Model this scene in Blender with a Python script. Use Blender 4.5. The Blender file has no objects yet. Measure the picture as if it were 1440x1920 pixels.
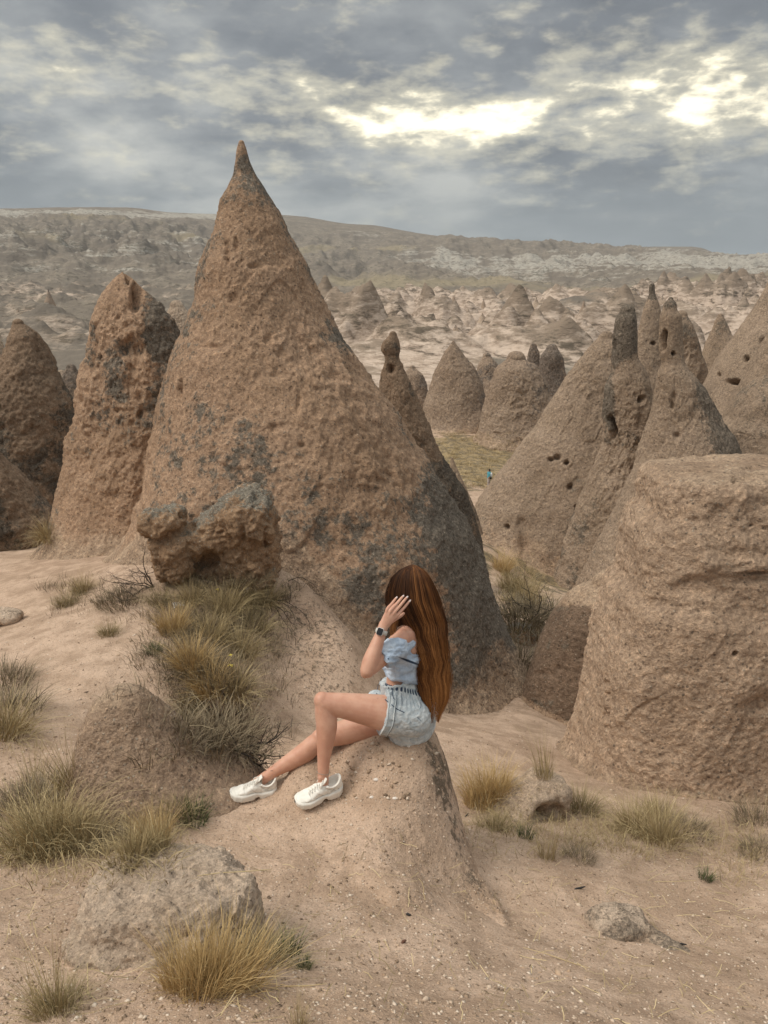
import bpy, math, random
import numpy as np
from mathutils import Vector, Matrix
random.seed(7); RS = np.random.RandomState(11)
sc = bpy.context.scene
COL = sc.collection
PI = math.pi

# ------------------------------------------------------------------ camera
CH = 2.6                      # camera height over the ledge where she rests her feet
PITCH = math.radians(15.4)
FPX = 1450.0                  # focal length in pixels of the 1440x1920 photograph
cam = bpy.data.cameras.new('camera'); camo = bpy.data.objects.new('camera', cam); COL.objects.link(camo)
camo.location = (0, 0, CH); camo.rotation_euler = (PI/2 - PITCH, 0, 0)
cam.sensor_fit = 'VERTICAL'; cam.sensor_height = 24; cam.lens = 24/(2*960/FPX)
cam.clip_start = 0.05; cam.clip_end = 20000
sc.camera = camo
CP, SP = math.cos(PITCH), math.sin(PITCH)
def W(px, py, d):             # point on the ray of a photo pixel, d metres along the optical axis
    a = (px-720)/FPX*d; b = (py-960)/FPX*d
    return Vector((a, d*CP - b*SP, CH - d*SP - b*CP))
def WY(px, py, Y):            # point on that ray at ground distance Y
    b = (py-960)/FPX
    return W(px, py, Y/(CP - b*SP))
def proj(P):                  # (n,3) -> photo pixels
    y = P[:, 1]; z = P[:, 2]-CH
    d = y*CP - z*SP; b = -y*SP - z*CP
    d = np.maximum(d, 1e-3)
    return 720+FPX*P[:, 0]/d, 960+FPX*b/d

# ------------------------------------------------------------------ exposure, world, sun
sc.view_settings.view_transform = 'Standard'; sc.view_settings.look = 'None'
sc.view_settings.exposure = 0.64; sc.view_settings.gamma = 1; sc.view_settings.use_curve_mapping = False
SUN_EL, SUN_AZ = math.radians(50), math.radians(-105)      # azimuth from +Y towards +X

class NT:
    """tiny node-tree helper"""
    def __init__(s, tree): s.t = tree; s.n = tree.nodes; s.l = tree.links
    def node(s, typ, **kw):
        n = s.n.new(typ)
        for k, v in kw.items(): setattr(n, k, v)
        return n
    def put(s, sock, v):
        if hasattr(v, 'is_output') or isinstance(v, bpy.types.NodeSocket): s.l.new(v, sock)
        elif isinstance(v, (tuple, list)) and len(v) == 3 and sock.type == 'RGBA': sock.default_value = (*v, 1)
        else: sock.default_value = v
    def m(s, op, a, b=None, c=None, clamp=False):
        n = s.node('ShaderNodeMath', operation=op); n.use_clamp = clamp
        s.put(n.inputs[0], a)
        if b is not None: s.put(n.inputs[1], b)
        if c is not None: s.put(n.inputs[2], c)
        return n.outputs[0]
    def vm(s, op, a, b=None, sc_=None):
        n = s.node('ShaderNodeVectorMath', operation=op); s.put(n.inputs[0], a)
        if b is not None: s.put(n.inputs[1], b)
        if sc_ is not None: s.put(n.inputs['Scale'], sc_)
        return n.outputs[0]
    def noise(s, vec, scale, detail=4, rough=.55, dist=0, out=0):
        n = s.node('ShaderNodeTexNoise'); s.put(n.inputs['Vector'], vec)
        n.inputs['Scale'].default_value = scale; n.inputs['Detail'].default_value = detail
        n.inputs['Roughness'].default_value = rough; n.inputs['Distortion'].default_value = dist
        return n.outputs[out]
    def voro(s, vec, scale, feat='F1', out='Distance', rnd=1.0):
        n = s.node('ShaderNodeTexVoronoi', feature=feat); s.put(n.inputs['Vector'], vec)
        n.inputs['Scale'].default_value = scale; n.inputs['Randomness'].default_value = rnd
        return n.outputs[out]
    def ss(s, v, a, b, to0=0.0, to1=1.0):
        n = s.node('ShaderNodeMapRange', interpolation_type='SMOOTHSTEP'); s.put(n.inputs[0], v)
        for i, q in enumerate((a, b, to0, to1)): s.put(n.inputs[i+1], q)
        return n.outputs[0]
    def mix(s, f, a, b, blend='MIX'):
        n = s.node('ShaderNodeMix', data_type='RGBA', blend_type=blend)
        s.put(n.inputs[0], f); s.put(n.inputs[6], a); s.put(n.inputs[7], b)
        return n.outputs[2]
    def comb(s, x, y, z):
        n = s.node('ShaderNodeCombineXYZ'); s.put(n.inputs[0], x); s.put(n.inputs[1], y); s.put(n.inputs[2], z); return n.outputs[0]
    def sep(s, v):
        n = s.node('ShaderNodeSeparateXYZ'); s.put(n.inputs[0], v); return n.outputs
    def ramp(s, f, stops):
        n = s.node('ShaderNodeValToRGB'); s.put(n.inputs[0], f); r = n.color_ramp
        while len(r.elements) < len(stops): r.elements.new(0.5)
        for e, (p, c) in zip(r.elements, stops): e.position = p; e.color = (*c, 1)
        return n.outputs[0]

world = bpy.data.worlds.new('World'); sc.world = world; world.use_nodes = True
w = NT(world.node_tree); w.n.clear()
tc = w.node('ShaderNodeTexCoord'); D = w.vm('NORMALIZE', tc.outputs['Generated'])
dx, dy, dz = w.sep(D)
el = w.m('MULTIPLY', w.m('ARCSINE', dz), 57.2958)             # elevation, degrees
az = w.m('MULTIPLY', w.m('ARCTAN2', dx, dy), 57.2958)         # azimuth, degrees
# cloud deck seen in perspective
den = w.m('ADD', w.m('MAXIMUM', dz, 0.0), 0.30)
cx = w.m('DIVIDE', dx, den); cy = w.m('DIVIDE', dy, den)
P = w.comb(w.m('MULTIPLY', cx, 0.8), w.m('MULTIPLY', cy, 0.95), 3.7)
big = w.noise(P, 1.5, 3, .5, .2); med = w.noise(P, 4.2, 6, .55, .15); fine = w.noise(P, 13, 6, .6, .1)
dens = w.m('ADD', w.m('ADD', w.m('MULTIPLY', big, .54), w.m('MULTIPLY', med, .36)), w.m('MULTIPLY', fine, .10))
cloud = w.ramp(dens, [(.38, (.108, .113, .118)), (.46, (.146, .153, .158)), (.53, (.228, .234, .230)), (.62, (.40, .395, .36))])
# the brighter breaks: a ragged belt of thin cloud in front of the low sun
def belt(az0, el0, waz, wel):
    a = w.m('DIVIDE', w.m('SUBTRACT', az, az0), waz); e = w.m('DIVIDE', w.m('SUBTRACT', el, el0), wel)
    return w.m('POWER', 2.71828, w.m('MULTIPLY', w.m('ADD', w.m('MULTIPLY', a, a), w.m('MULTIPLY', e, e)), -1.0))
tilt = w.m('ADD', el, w.m('MULTIPLY', az, 0.03))
b1 = belt(5.0, 11.2, 13.0, 2.1); b2 = belt(20.0, 12.0, 13.0, 3.1); b3 = belt(-16.0, 13.6, 18.0, 2.2)
glow = w.m('ADD', w.m('MAXIMUM', b1, b2), w.m('MULTIPLY', b3, .44))
Pb = w.comb(w.m('MULTIPLY', az, .11), w.m('MULTIPLY', el, .27), 1.3)
rag = w.noise(Pb, 1.5, 6, .55, .3)
rag2 = w.noise(Pb, 4.4, 6, .55, .15)
ragm = w.m('ADD', w.m('MULTIPLY', rag, .52), w.m('MULTIPLY', rag2, .48))
gap = w.ss(w.m('ADD', ragm, w.m('MULTIPLY', w.m('SUBTRACT', glow, 1.0), .27)), .42, .60)
soft = w.ss(w.m('ADD', ragm, w.m('MULTIPLY', w.m('SUBTRACT', glow, 1.0), .24)), .27, .50)
col = w.mix(w.m('MULTIPLY', soft, .50), cloud, (.74, .67, .47))
col = w.mix(gap, col, (1.36, 1.22, .88))
# low belt: smoother blue-grey
low = w.ss(el, 2.0, 9.5, 1.0, 0.0)
lown = w.noise(w.comb(w.m('MULTIPLY', az, .04), w.m('MULTIPLY', el, .22), 9.1), 2.0, 5, .5)
lowc = w.ramp(lown, [(.32, (.158, .175, .187)), (.55, (.212, .229, .239)), (.75, (.33, .332, .32))])
col = w.mix(w.m('MULTIPLY', low, .72), col, lowc)
# an overcast sky is brighter overhead than at its rim
lift = w.ss(el, 19.0, 55.0, 1.0, 3.2)
sx = w.node('ShaderNodeSeparateColor'); 
colL = w.mix(1.0, col, w.comb(lift, lift, lift), 'MULTIPLY')
sky = w.node('ShaderNodeTexSky', sky_type='NISHITA'); sky.sun_disc = False
sky.sun_elevation = SUN_EL; sky.sun_rotation = SUN_AZ
skys = w.mix(1.0, sky.outputs[0], (.07, .07, .07), 'MULTIPLY')
fin = w.mix(.10, colL, skys)
bg = w.node('ShaderNodeBackground'); w.put(bg.inputs[0], fin); bg.inputs[1].default_value = 1.0
wo = w.node('ShaderNodeOutputWorld'); w.l.new(bg.outputs[0], wo.inputs[0])

sun = bpy.data.lights.new('sun', 'SUN'); suno = bpy.data.objects.new('sun', sun); COL.objects.link(suno)
sun.energy = 1.65; sun.angle = math.radians(24); sun.color = (1, .93, .82)
sd = Vector((math.sin(SUN_AZ)*math.cos(SUN_EL), math.cos(SUN_AZ)*math.cos(SUN_EL), math.sin(SUN_EL)))
suno.rotation_euler = sd.to_track_quat('Z', 'Y').to_euler()

# ------------------------------------------------------------------ numpy noise
TAB = RS.uniform(-1, 1, (64, 64, 64)).astype(np.float32).ravel()
def vn(p):
    f = np.floor(p); t = (p-f).astype(np.float32); i = f.astype(np.int64) & 63; j = (i+1) & 63
    t = t*t*(3-2*t)
    x0, x1 = i[:, 0]*4096, j[:, 0]*4096; y0, y1 = i[:, 1]*64, j[:, 1]*64; z0, z1 = i[:, 2], j[:, 2]
    tx, ty, tz = t[:, 0], t[:, 1], t[:, 2]
    def L(a, b, q): return a+(b-a)*q
    c = L(L(L(TAB[x0+y0+z0], TAB[x1+y0+z0], tx), L(TAB[x0+y1+z0], TAB[x1+y1+z0], tx), ty),
          L(L(TAB[x0+y0+z1], TAB[x1+y0+z1], tx), L(TAB[x0+y1+z1], TAB[x1+y1+z1], tx), ty), tz)
    return c
ROT = np.array([[.36, .48, -.8], [-.8, .6, 0], [.48, .64, .6]])
def fbm(p, octv=4, gain=.5, ridge=False, seed=0):
    q = np.asarray(p, dtype=np.float64)@ROT + seed*7.31; s = 0; a = 1; tot = 0
    for o in range(octv):
        v = vn(q)
        if ridge: v = 1-2*np.abs(v)
        s = s+a*v; tot += a; a *= gain; q = (q@ROT)*2.07+11.3
    return s/tot
def sstep(x, a, b):
    t = np.clip((x-a)/(b-a), 0, 1); return t*t*(3-2*t)

# ------------------------------------------------------------------ object helpers
def tag(o, label=None, cat=None, group=None, kind=None):
    if label: o['label'] = label
    if cat: o['category'] = cat
    if group: o['group'] = group
    if kind: o['kind'] = kind
    return o
def mesh_np(name, V, F, mat, parent=None, origin=None, smooth=True, attrs=None):
    V = np.asarray(V, dtype=np.float32)
    if origin is not None: V = V-np.asarray(origin, dtype=np.float32)
    me = bpy.data.meshes.new(name)
    if not isinstance(F, (list, tuple)): F = [F]
    me.vertices.add(len(V)); me.vertices.foreach_set('co', V.ravel())
    loops = np.concatenate([f.ravel() for f in F]).astype(np.int32)
    cnt = np.concatenate([np.full(len(f), f.shape[1]) for f in F]).astype(np.int32)
    st = np.concatenate([[0], np.cumsum(cnt)[:-1]]).astype(np.int32)
    me.loops.add(len(loops)); me.loops.foreach_set('vertex_index', loops)
    me.polygons.add(len(cnt)); me.polygons.foreach_set('loop_start', st); me.polygons.foreach_set('loop_total', cnt)
    me.update(calc_edges=True); me.validate()
    if attrs:
        for k, a in attrs.items():
            at = me.attributes.new(k, 'FLOAT', 'POINT'); at.data.foreach_set('value', np.asarray(a, dtype=np.float32))
    if smooth: me.polygons.foreach_set('use_smooth', np.ones(len(cnt), dtype=bool))
    me.materials.append(mat)
    o = bpy.data.objects.new(name, me); COL.objects.link(o)
    if origin is not None: o.location = tuple(origin)
    if parent is not None:
        o.parent = parent
        o.location = Vector(o.location)-parent.location if origin is not None else -Vector(parent.location)
    return o
def empty(name, loc):
    o = bpy.data.objects.new(name, None); COL.objects.link(o); o.location = loc; o.empty_display_size = .1; return o
def gridfaces(nr, nc, wrap=False, flip=False):
    r = np.arange(nr-1)[:, None]; c = np.arange(nc if wrap else nc-1)[None, :]
    c2 = (c+1) % nc
    f = np.stack([r*nc+c, r*nc+c2, (r+1)*nc+c2, (r+1)*nc+c], -1).reshape(-1, 4)
    return f[:, ::-1] if flip else f

# ------------------------------------------------------------------ materials
def new_mat(name):
    m = bpy.data.materials.new(name); m.use_nodes = True; t = NT(m.node_tree)
    b = m.node_tree.nodes['Principled BSDF']; return m, t, b
def simple_mat(name, c, rough=.7, spec=.3, bump=None, sss=0):
    m, t, b = new_mat(name); b.inputs['Base Color'].default_value = (*c, 1)
    b.inputs['Roughness'].default_value = rough; b.inputs['Specular IOR Level'].default_value = spec
    return m
def stone_mat(name, A, B, G, f=1.0, pebb=.5, bump=1.0, dark=(.05, .042, .035), pale=(.50, .42, .33), streak=False, nbias=0.0):
    """tuff: two earth tones, grey lichened crust (attribute 'lichen'), embedded pebbles; f = 1/metres scale"""
    m, t, b = new_mat(name)
    pos = t.node('ShaderNodeNewGeometry').outputs['Position']
    at = t.node('ShaderNodeAttribute', attribute_name='lichen').outputs['Fac']
    n1 = t.noise(pos, .55*f, 5, .6); n2 = t.noise(pos, 2.6*f, 8, .65); n3 = t.noise(pos, 13*f, 5, .65)
    c = t.mix(t.ss(t.m('ADD', t.m('MULTIPLY', n1, .6), t.m('MULTIPLY', n2, .4)), .40, .62), A, B)
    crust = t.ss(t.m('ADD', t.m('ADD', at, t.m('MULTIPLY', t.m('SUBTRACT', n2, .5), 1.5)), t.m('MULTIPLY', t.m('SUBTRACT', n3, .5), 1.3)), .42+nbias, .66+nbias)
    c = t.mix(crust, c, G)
    du = t.node('ShaderNodeAttribute', attribute_name='dust_pale_top').outputs['Fac']
    c = t.mix(t.ss(t.m('ADD', du, t.m('MULTIPLY', t.m('SUBTRACT', n3, .5), 1.1)), .35, .85), c, t.mix(t.ss(n2, .4, .6), (.47, .345, .245), (.36, .255, .178)))  # base dust and the pale rock tops share this sandy colour
    # pebbles and grit
    v1 = t.voro(pos, 26*f, out='Color'); v1d = t.voro(pos, 26*f)
    g = t.noise(pos, 60*f, 4, .7); g1 = t.noise(pos, 24*f, 6, .78)
    sv = t.node('ShaderNodeSeparateColor'); t.put(sv.inputs[0], v1)
    isp = t.m('MULTIPLY', t.ss(sv.outputs[0], .74, .82), t.ss(v1d, .36, .16))
    c = t.mix(t.m('MULTIPLY', isp, pebb), c, pale)
    isd = t.m('MULTIPLY', t.ss(sv.outputs[1], .80, .86), t.ss(v1d, .36, .24))
    c = t.mix(t.m('MULTIPLY', isd, .55), c, dark)
    grit = t.ramp(g, [(.30, (.50, .50, .50)), (.5, (1, 1, 1)), (.72, (1.45, 1.42, 1.38))])
    c = t.mix(t.m('ADD', .55, t.m('MULTIPLY', crust, .35)), c, grit, 'MULTIPLY')
    c = t.mix(t.m('ADD', .62, t.m('MULTIPLY', crust, .38)), c, t.ramp(g1, [(.36, (.42, .40, .39)), (.47, (.90, .90, .90)), (.56, (1.12, 1.12, 1.12)), (.66, (1.85, 1.80, 1.72))]), 'MULTIPLY')
    mo = t.ramp(n3, [(.3, (.78, .78, .79)), (.5, (1, 1, 1)), (.7, (1.2, 1.18, 1.15))])
    c = t.mix(.8, c, mo, 'MULTIPLY')
    t.put(b.inputs['Base Color'], c)
    b.inputs['Roughness'].default_value = .95; b.inputs['Specular IOR Level'].default_value = .12
    h = t.m('ADD', t.m('ADD', t.m('ADD', t.m('MULTIPLY', n3, 1.1), t.m('MULTIPLY', g1, .9)), t.m('MULTIPLY', g, .45)), t.m('MULTIPLY', isp, .25))
    bp = t.node('ShaderNodeBump'); bp.inputs['Strength'].default_value = min(1, .9*bump); bp.inputs['Distance'].default_value = .045/f*bump
    t.put(bp.inputs['Height'], h); t.l.new(bp.outputs[0], b.inputs['Normal'])
    return m
TAN = (.335, .205, .125); TAN2 = (.27, .155, .095); GREY = (.135, .108, .085); SAND = (.45, .315, .215); SAND2 = (.37, .25, .165)
M_hero = stone_mat('tuff_warm', (.455, .305, .205), (.36, .238, .155), (.185, .155, .124), 1.0, .5)
M_dark = stone_mat('tuff_dark', (.27, .188, .128), (.20, .14, .096), (.115, .094, .074), 1.0, .4)
M_wall = stone_mat('tuff_pale', (.55, .40, .288), (.45, .322, .228), (.20, .165, .13), 1.0, .55)
M_mid = stone_mat('tuff_mid', (.375, .282, .208), (.31, .23, .165), (.185, .152, .12), .42, .35)
M_far = stone_mat('tuff_far', (.36, .27, .20), (.30, .22, .16), (.20, .16, .13), .16, .3)
M_pale = stone_mat('tuff_bleached', (.47, .37, .285), (.40, .30, .22), (.23, .185, .145), .12, .3)
M_bould = stone_mat('lichen_boulder_stone', (.38, .25, .155), (.28, .185, .118), (.225, .20, .162), 2.2, .9, dark=(.03, .028, .025), pale=(.52, .50, .45))
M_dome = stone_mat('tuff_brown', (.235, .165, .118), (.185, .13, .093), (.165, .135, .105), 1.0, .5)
M_mound = stone_mat('gravelly_stone', (.44, .315, .225), (.36, .255, .18), (.25, .195, .148), 1.6, .8)
M_slab = stone_mat('slab_stone', (.56, .44, .34), (.45, .34, .25), (.25, .20, .155), 2.6, .5)

def ground_mat():
    m, t, b = new_mat('sandy_ground')
    pos = t.node('ShaderNodeNewGeometry').outputs['Position']
    at = t.node('ShaderNodeAttribute', attribute_name='lichen').outputs['Fac']
    gr = t.node('ShaderNodeAttribute', attribute_name='grassy').outputs['Fac']
    n1 = t.noise(pos, .9, 5, .6); n2 = t.noise(pos, 4.5, 7, .65); n3 = t.noise(pos, 24, 5, .7); n4 = t.noise(pos, 110, 3, .7)
    c = t.mix(t.ss(t.m('ADD', t.m('MULTIPLY', n1, .5), t.m('MULTIPLY', n2, .5)), .40, .60), (.53, .388, .290), (.39, .276, .196))
    grit = t.ss(t.m('ADD', n2, t.m('MULTIPLY', t.m('SUBTRACT', n3, .5), .9)), .50, .62)
    c = t.mix(t.m('MULTIPLY', grit, .60), c, (.34, .24, .172))
    crust = t.ss(t.m('ADD', at, t.m('MULTIPLY', t.m('SUBTRACT', n3, .5), 1.6)), .4, .7)
    c = t.mix(crust, c, (.15, .115, .085))
    gg = t.ss(t.m('ADD', gr, t.m('MULTIPLY', t.m('SUBTRACT', t.noise(pos, .55, 8, .7), .5), 1.6)), .45, .65)
    gcol = t.mix(t.ss(t.noise(pos, 1.1, 8, .75), .44, .56), (.30, .225, .115), (.10, .085, .055))
    c = t.mix(t.m('MULTIPLY', gg, .85), c, gcol)
    v = t.voro(pos, 75, out='Color'); vd = t.voro(pos, 75)
    s = t.node('ShaderNodeSeparateColor'); t.put(s.inputs[0], v)
    p1 = t.m('MULTIPLY', t.ss(s.outputs[0], .80, .84), t.ss(vd, .40, .28))
    c = t.mix(t.m('MULTIPLY', p1, .55), c, (.60, .50, .40))
    p2 = t.m('MULTIPLY', t.ss(s.outputs[1], .88, .92), t.ss(vd, .40, .28))
    c = t.mix(t.m('MULTIPLY', p2, .7), c, (.12, .085, .06))
    c = t.mix(.8, c, t.ramp(n4, [(.3, (.70, .69, .68)), (.5, (1, 1, 1)), (.7, (1.22, 1.2, 1.18))]), 'MULTIPLY')
    c = t.mix(.7, c, t.ramp(n3, [(.3, (.80, .79, .78)), (.5, (1, 1, 1)), (.7, (1.12, 1.12, 1.1))]), 'MULTIPLY')
    t.put(b.inputs['Base Color'], c); b.inputs['Roughness'].default_value = .97; b.inputs['Specular IOR Level'].default_value = .1
    h = t.m('ADD', t.m('ADD', t.m('MULTIPLY', n3, 1.0), t.m('MULTIPLY', n4, .35)), t.m('MULTIPLY', p1, .3))
    bp = t.node('ShaderNodeBump'); bp.inputs['Strength'].default_value = .8; bp.inputs['Distance'].default_value = .022
    t.put(bp.inputs['Height'], h); t.l.new(bp.outputs[0], b.inputs['Normal'])
    return m
M_ground = ground_mat()

def hills_mat():
    m, t, b = new_mat('far_hills')
    geo = t.node('ShaderNodeNewGeometry'); pos = geo.outputs['Position']
    px, py, pz = t.sep(pos)
    A = {k: t.node('ShaderNodeAttribute', attribute_name=k).outputs['Fac'] for k in ('steep', 'bad', 'grass')}
    q = t.vm('MULTIPLY', pos, (1, 1, 3.0))
    n1 = t.noise(q, .006, 6, .6); n2 = t.noise(q, .03, 8, .68); n3 = t.noise(q, .16, 6, .7)
    strata = t.noise(t.comb(t.m('MULTIPLY', px, .002), t.m('MULTIPLY', py, .002), t.m('MULTIPLY', pz, .12)), 2.2, 5, .6)
    c = t.mix(t.ss(n2, .42, .60), (.185, .158, .130), (.26, .222, .178))
    c = t.mix(t.m('MULTIPLY', t.ss(t.m('ADD', A['grass'], t.m('MULTIPLY', t.m('SUBTRACT', n1, .5), 1.5)), .35, .65), .6), c, (.33, .275, .18))
    wh = t.ss(t.m('ADD', t.m('ADD', A['steep'], t.m('MULTIPLY', t.m('SUBTRACT', n2, .5), 2.0)), t.m('MULTIPLY', t.m('SUBTRACT', strata, .5), 1.0)), .48, .78)
    c = t.mix(t.m('MULTIPLY', wh, .72), c, t.mix(t.ss(n3, .4, .6), (.47, .44, .385), (.34, .31, .265)))
    bp_ = t.mix(t.ss(n3, .40, .60), (.58, .465, .375), (.38, .29, .225))
    bb = t.ss(t.m('ADD', A['bad'], t.m('MULTIPLY', t.m('SUBTRACT', n2, .5), 1.2)), .35, .6)
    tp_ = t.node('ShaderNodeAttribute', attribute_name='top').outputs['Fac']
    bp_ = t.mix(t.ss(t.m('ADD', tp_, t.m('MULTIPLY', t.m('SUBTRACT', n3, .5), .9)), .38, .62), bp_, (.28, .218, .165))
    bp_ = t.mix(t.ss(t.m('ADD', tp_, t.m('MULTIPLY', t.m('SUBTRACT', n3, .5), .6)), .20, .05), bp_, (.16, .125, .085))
    c = t.mix(bb, c, bp_)
    scrub = t.m('MULTIPLY', t.ss(t.m('ADD', n3, t.m('MULTIPLY', t.m('SUBTRACT', n2, .5), .8)), .56, .66), .6)
    c = t.mix(scrub, c, (.075, .066, .05))
    t.put(b.inputs['Base Color'], c); b.inputs['Roughness'].default_value = 1; b.inputs['Specular IOR Level'].default_value = 0
    bp = t.node('ShaderNodeBump'); bp.inputs['Strength'].default_value = .8; bp.inputs['Distance'].default_value = 3.5
    t.put(bp.inputs['Height'], t.m('ADD', n3, t.m('MULTIPLY', n2, .8))); t.l.new(bp.outputs[0], b.inputs['Normal'])
    return m
M_hills = hills_mat()

# ------------------------------------------------------------------ terrain surface
# ground control points: photo pixel and estimated distance
GP = [(-400,1920,1.6),(0,1920,1.65),(360,1920,1.6),(720,1920,1.6),(1080,1920,1.75),(1440,1920,2.1),(1900,1920,2.4),
 (-300,1750,2.2),(60,1750,2.25),(400,1750,2.35),(720,1750,2.4),(1000,1780,2.6),(1300,1780,2.9),(1700,1780,3.1),
 (-200,1600,3.0),(100,1600,3.0),(350,1600,3.0),(600,1600,3.1),(760,1600,3.15),(900,1690,3.15),(1060,1620,3.75),(1350,1640,3.85),(1800,1640,4.0),
 (-200,1480,3.8),(60,1480,3.8),(330,1520,3.42),(440,1503,3.55),(500,1502,3.56),(560,1520,3.42),(640,1490,3.52),
 (470,1462,3.72),(380,1430,3.85),(560,1445,3.78),(640,1440,3.72),
 (1000,1510,4.8),(1240,1540,4.6),(1440,1560,4.5),(1800,1560,4.6),(1080,1480,5.25),(1300,1500,5.2),
 (-150,1400,4.5),(60,1400,4.5),(250,1400,4.6),(-200,1280,5.6),(50,1280,5.7),(200,1270,5.7),(330,1260,5.9),
 (420,1400,5.6),(560,1420,5.2),(420,1320,5.7),(420,1200,6.7),(300,1150,7.0),(400,1100,7.4),(580,1350,6.1),(600,1260,6.7),(560,1180,7.3),(690,1290,6.9),(640,1200,7.2),(760,1335,7.1),(700,1340,6.3),
 (700,1400,5.6),(760,1440,5.0),(860,1440,5.4),(870,1390,6.1),(960,1385,6.8),(1050,1390,7.2),(1060,1440,6.0),
 (560,1100,7.6),(320,1088,7.5),(460,1088,7.6),(0,1180,7.4),(150,1140,7.8),(-300,1180,7.5),(40,1080,10.),(-300,1080,10.5),(90,1010,13.5),(300,1040,10.),(500,1060,8.0),
 (850,1340,8.0),(980,1340,8.2),(1100,1370,8.4),(1300,1370,8.6),(1800,1400,8.5),(985,1270,9.6),(960,1180,12.),(1040,1180,12.5),
 (975,1110,22.),(1000,1170,14.),(1060,1170,14.),(930,1060,24.),(1000,1118,30),(1200,1130,20.),(1600,1130,20.),(800,1060,17),(600,1000,18),(300,980,18),(0,950,20),(-300,950,22),
 (1090,1118,31),(1300,1110,31),(1650,1100,31),(940,1045,30),(890,985,37),(868,962,42),(890,935,52),(600,940,40),(200,920,38),(-200,910,40),(1150,1020,40),(1500,1010,42),
 (916,917,67),(860,915,62),(960,905,70),(860,880,76),(900,860,82),(860,825,95),(950,822,98),(700,850,85),(300,840,75),(0,830,75),(-300,830,80),(1200,900,80),(1600,900,85),
 (900,795,112),(800,780,118),(1000,790,120),(1300,830,120),(1700,820,125),(130,790,95),(-300,770,110),(400,770,120),
 (720,740,150),(800,742,150),(950,760,150),(1200,760,160),(1700,760,160),(120,745,130),(-200,720,150),
 (700,652,215),(780,650,220),(870,655,225),(1000,680,200),(1250,690,230),(1600,690,230),(100,690,190),(-300,660,200),(300,660,200),
 (650,648,300),(900,640,300),(1200,640,300),(1500,640,320),(50,640,300),(350,620,300),
 (650,620,420),(900,610,420),(1150,610,420),(1500,600,430),(0,590,420),(250,590,430),(-400,580,430),
 (650,575,600),(900,575,600),(1150,565,600),(1500,560,620),(0,565,560),(200,580,560),(-400,550,560),
 (600,545,820),(850,545,820),(1100,535,820),(1500,530,850),(0,520,780),(250,530,780),(-400,500,780),
 (600,515,1150),(850,520,1150),(1100,515,1200),(1500,520,1200),(0,468,1080),(250,480,1080),(-400,450,1080),(420,500,1100),
 (600,480,1550),(780,505,1500),(900,480,1600),(1100,478,1650),(1300,490,1650),(1500,505,1650),(0,425,1450),(200,430,1450),(400,450,1500),(-400,420,1500),
 (0,391,1850),(110,389,1850),(250,390,1850),(330,400,1900),(405,402,1950),(-400,391,1850),(540,404,2050),(580,408,2050),(640,421,2100),(690,422,2120),(740,438,2200),(810,450,2250),(880,458,2350),(970,459,2500),(1010,455,2500),(1080,460,2500),(1150,463,2500),(1240,463,2500),(1325,468,2500),(1345,477,2500),(1440,487,2600),(1800,495,2700),(2200,500,2700)]
BACK = [(p[0], p[1]) for p in GP[-24:]]
def uv(x, y): return x/(y+1.0), np.log(y+1.0)
class RBF:
    def __init__(s, X, Y, Z, c=.02):
        s.u, s.v = uv(X, Y); s.c2 = c*c
        val = (Z-CH)/(Y+1)
        A = np.sqrt((s.u[:, None]-s.u)**2+(s.v[:, None]-s.v)**2+s.c2)
        n = len(X); Q = np.c_[np.ones(n), s.u, s.v]
        M = np.zeros((n+3, n+3)); M[:n, :n] = A; M[:n, n:] = Q; M[n:, :n] = Q.T
        s.w = np.linalg.solve(M, np.r_[val, 0, 0, 0])
    def __call__(s, x, y):
        x = np.asarray(x, float); y = np.asarray(y, float); sh = x.shape; x = x.ravel(); y = y.ravel()
        a, b = uv(x, y); out = s.w[-3]+s.w[-2]*a+s.w[-1]*b
        n = len(s.u)
        for k in range(0, len(x), 40000):
            sl = slice(k, k+40000)
            out[sl] += np.sqrt((a[sl, None]-s.u)**2+(b[sl, None]-s.v)**2+s.c2)@s.w[:n]
        return (CH+out*(y+1)).reshape(sh)
pts = [WY(*p) for p in GP]
# behind the skyline the plateau runs on level
extra = []
for p in GP[-22:]:
    q = WY(*p); extra.append(Vector((q.x*1.45, q.y*1.45, q.z-6))); extra.append(Vector((q.x*2.1, q.y*2.1, q.z-25)))
extra += [Vector((x, y, CH+z)) for x, y, z in ((-.95,4.3,-3.0),(-.7,4.2,-3.25),(-.45,4.2,-3.4),(-.2,4.25,-3.45),(-.8,4.9,-3.5),(-.35,4.9,-3.6),(.4,8.3,-4.6),(-.1,8.4,-4.2),(.8,8.6,-4.9))]
extra += [Vector((x, y, CH-1.62)) for x in (-1.2, 0, 1.2) for y in (0.2, .9)]
PA = np.array([tuple(p) for p in pts+extra])
GR = RBF(PA[:, 0], PA[:, 1], PA[:, 2])

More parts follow.
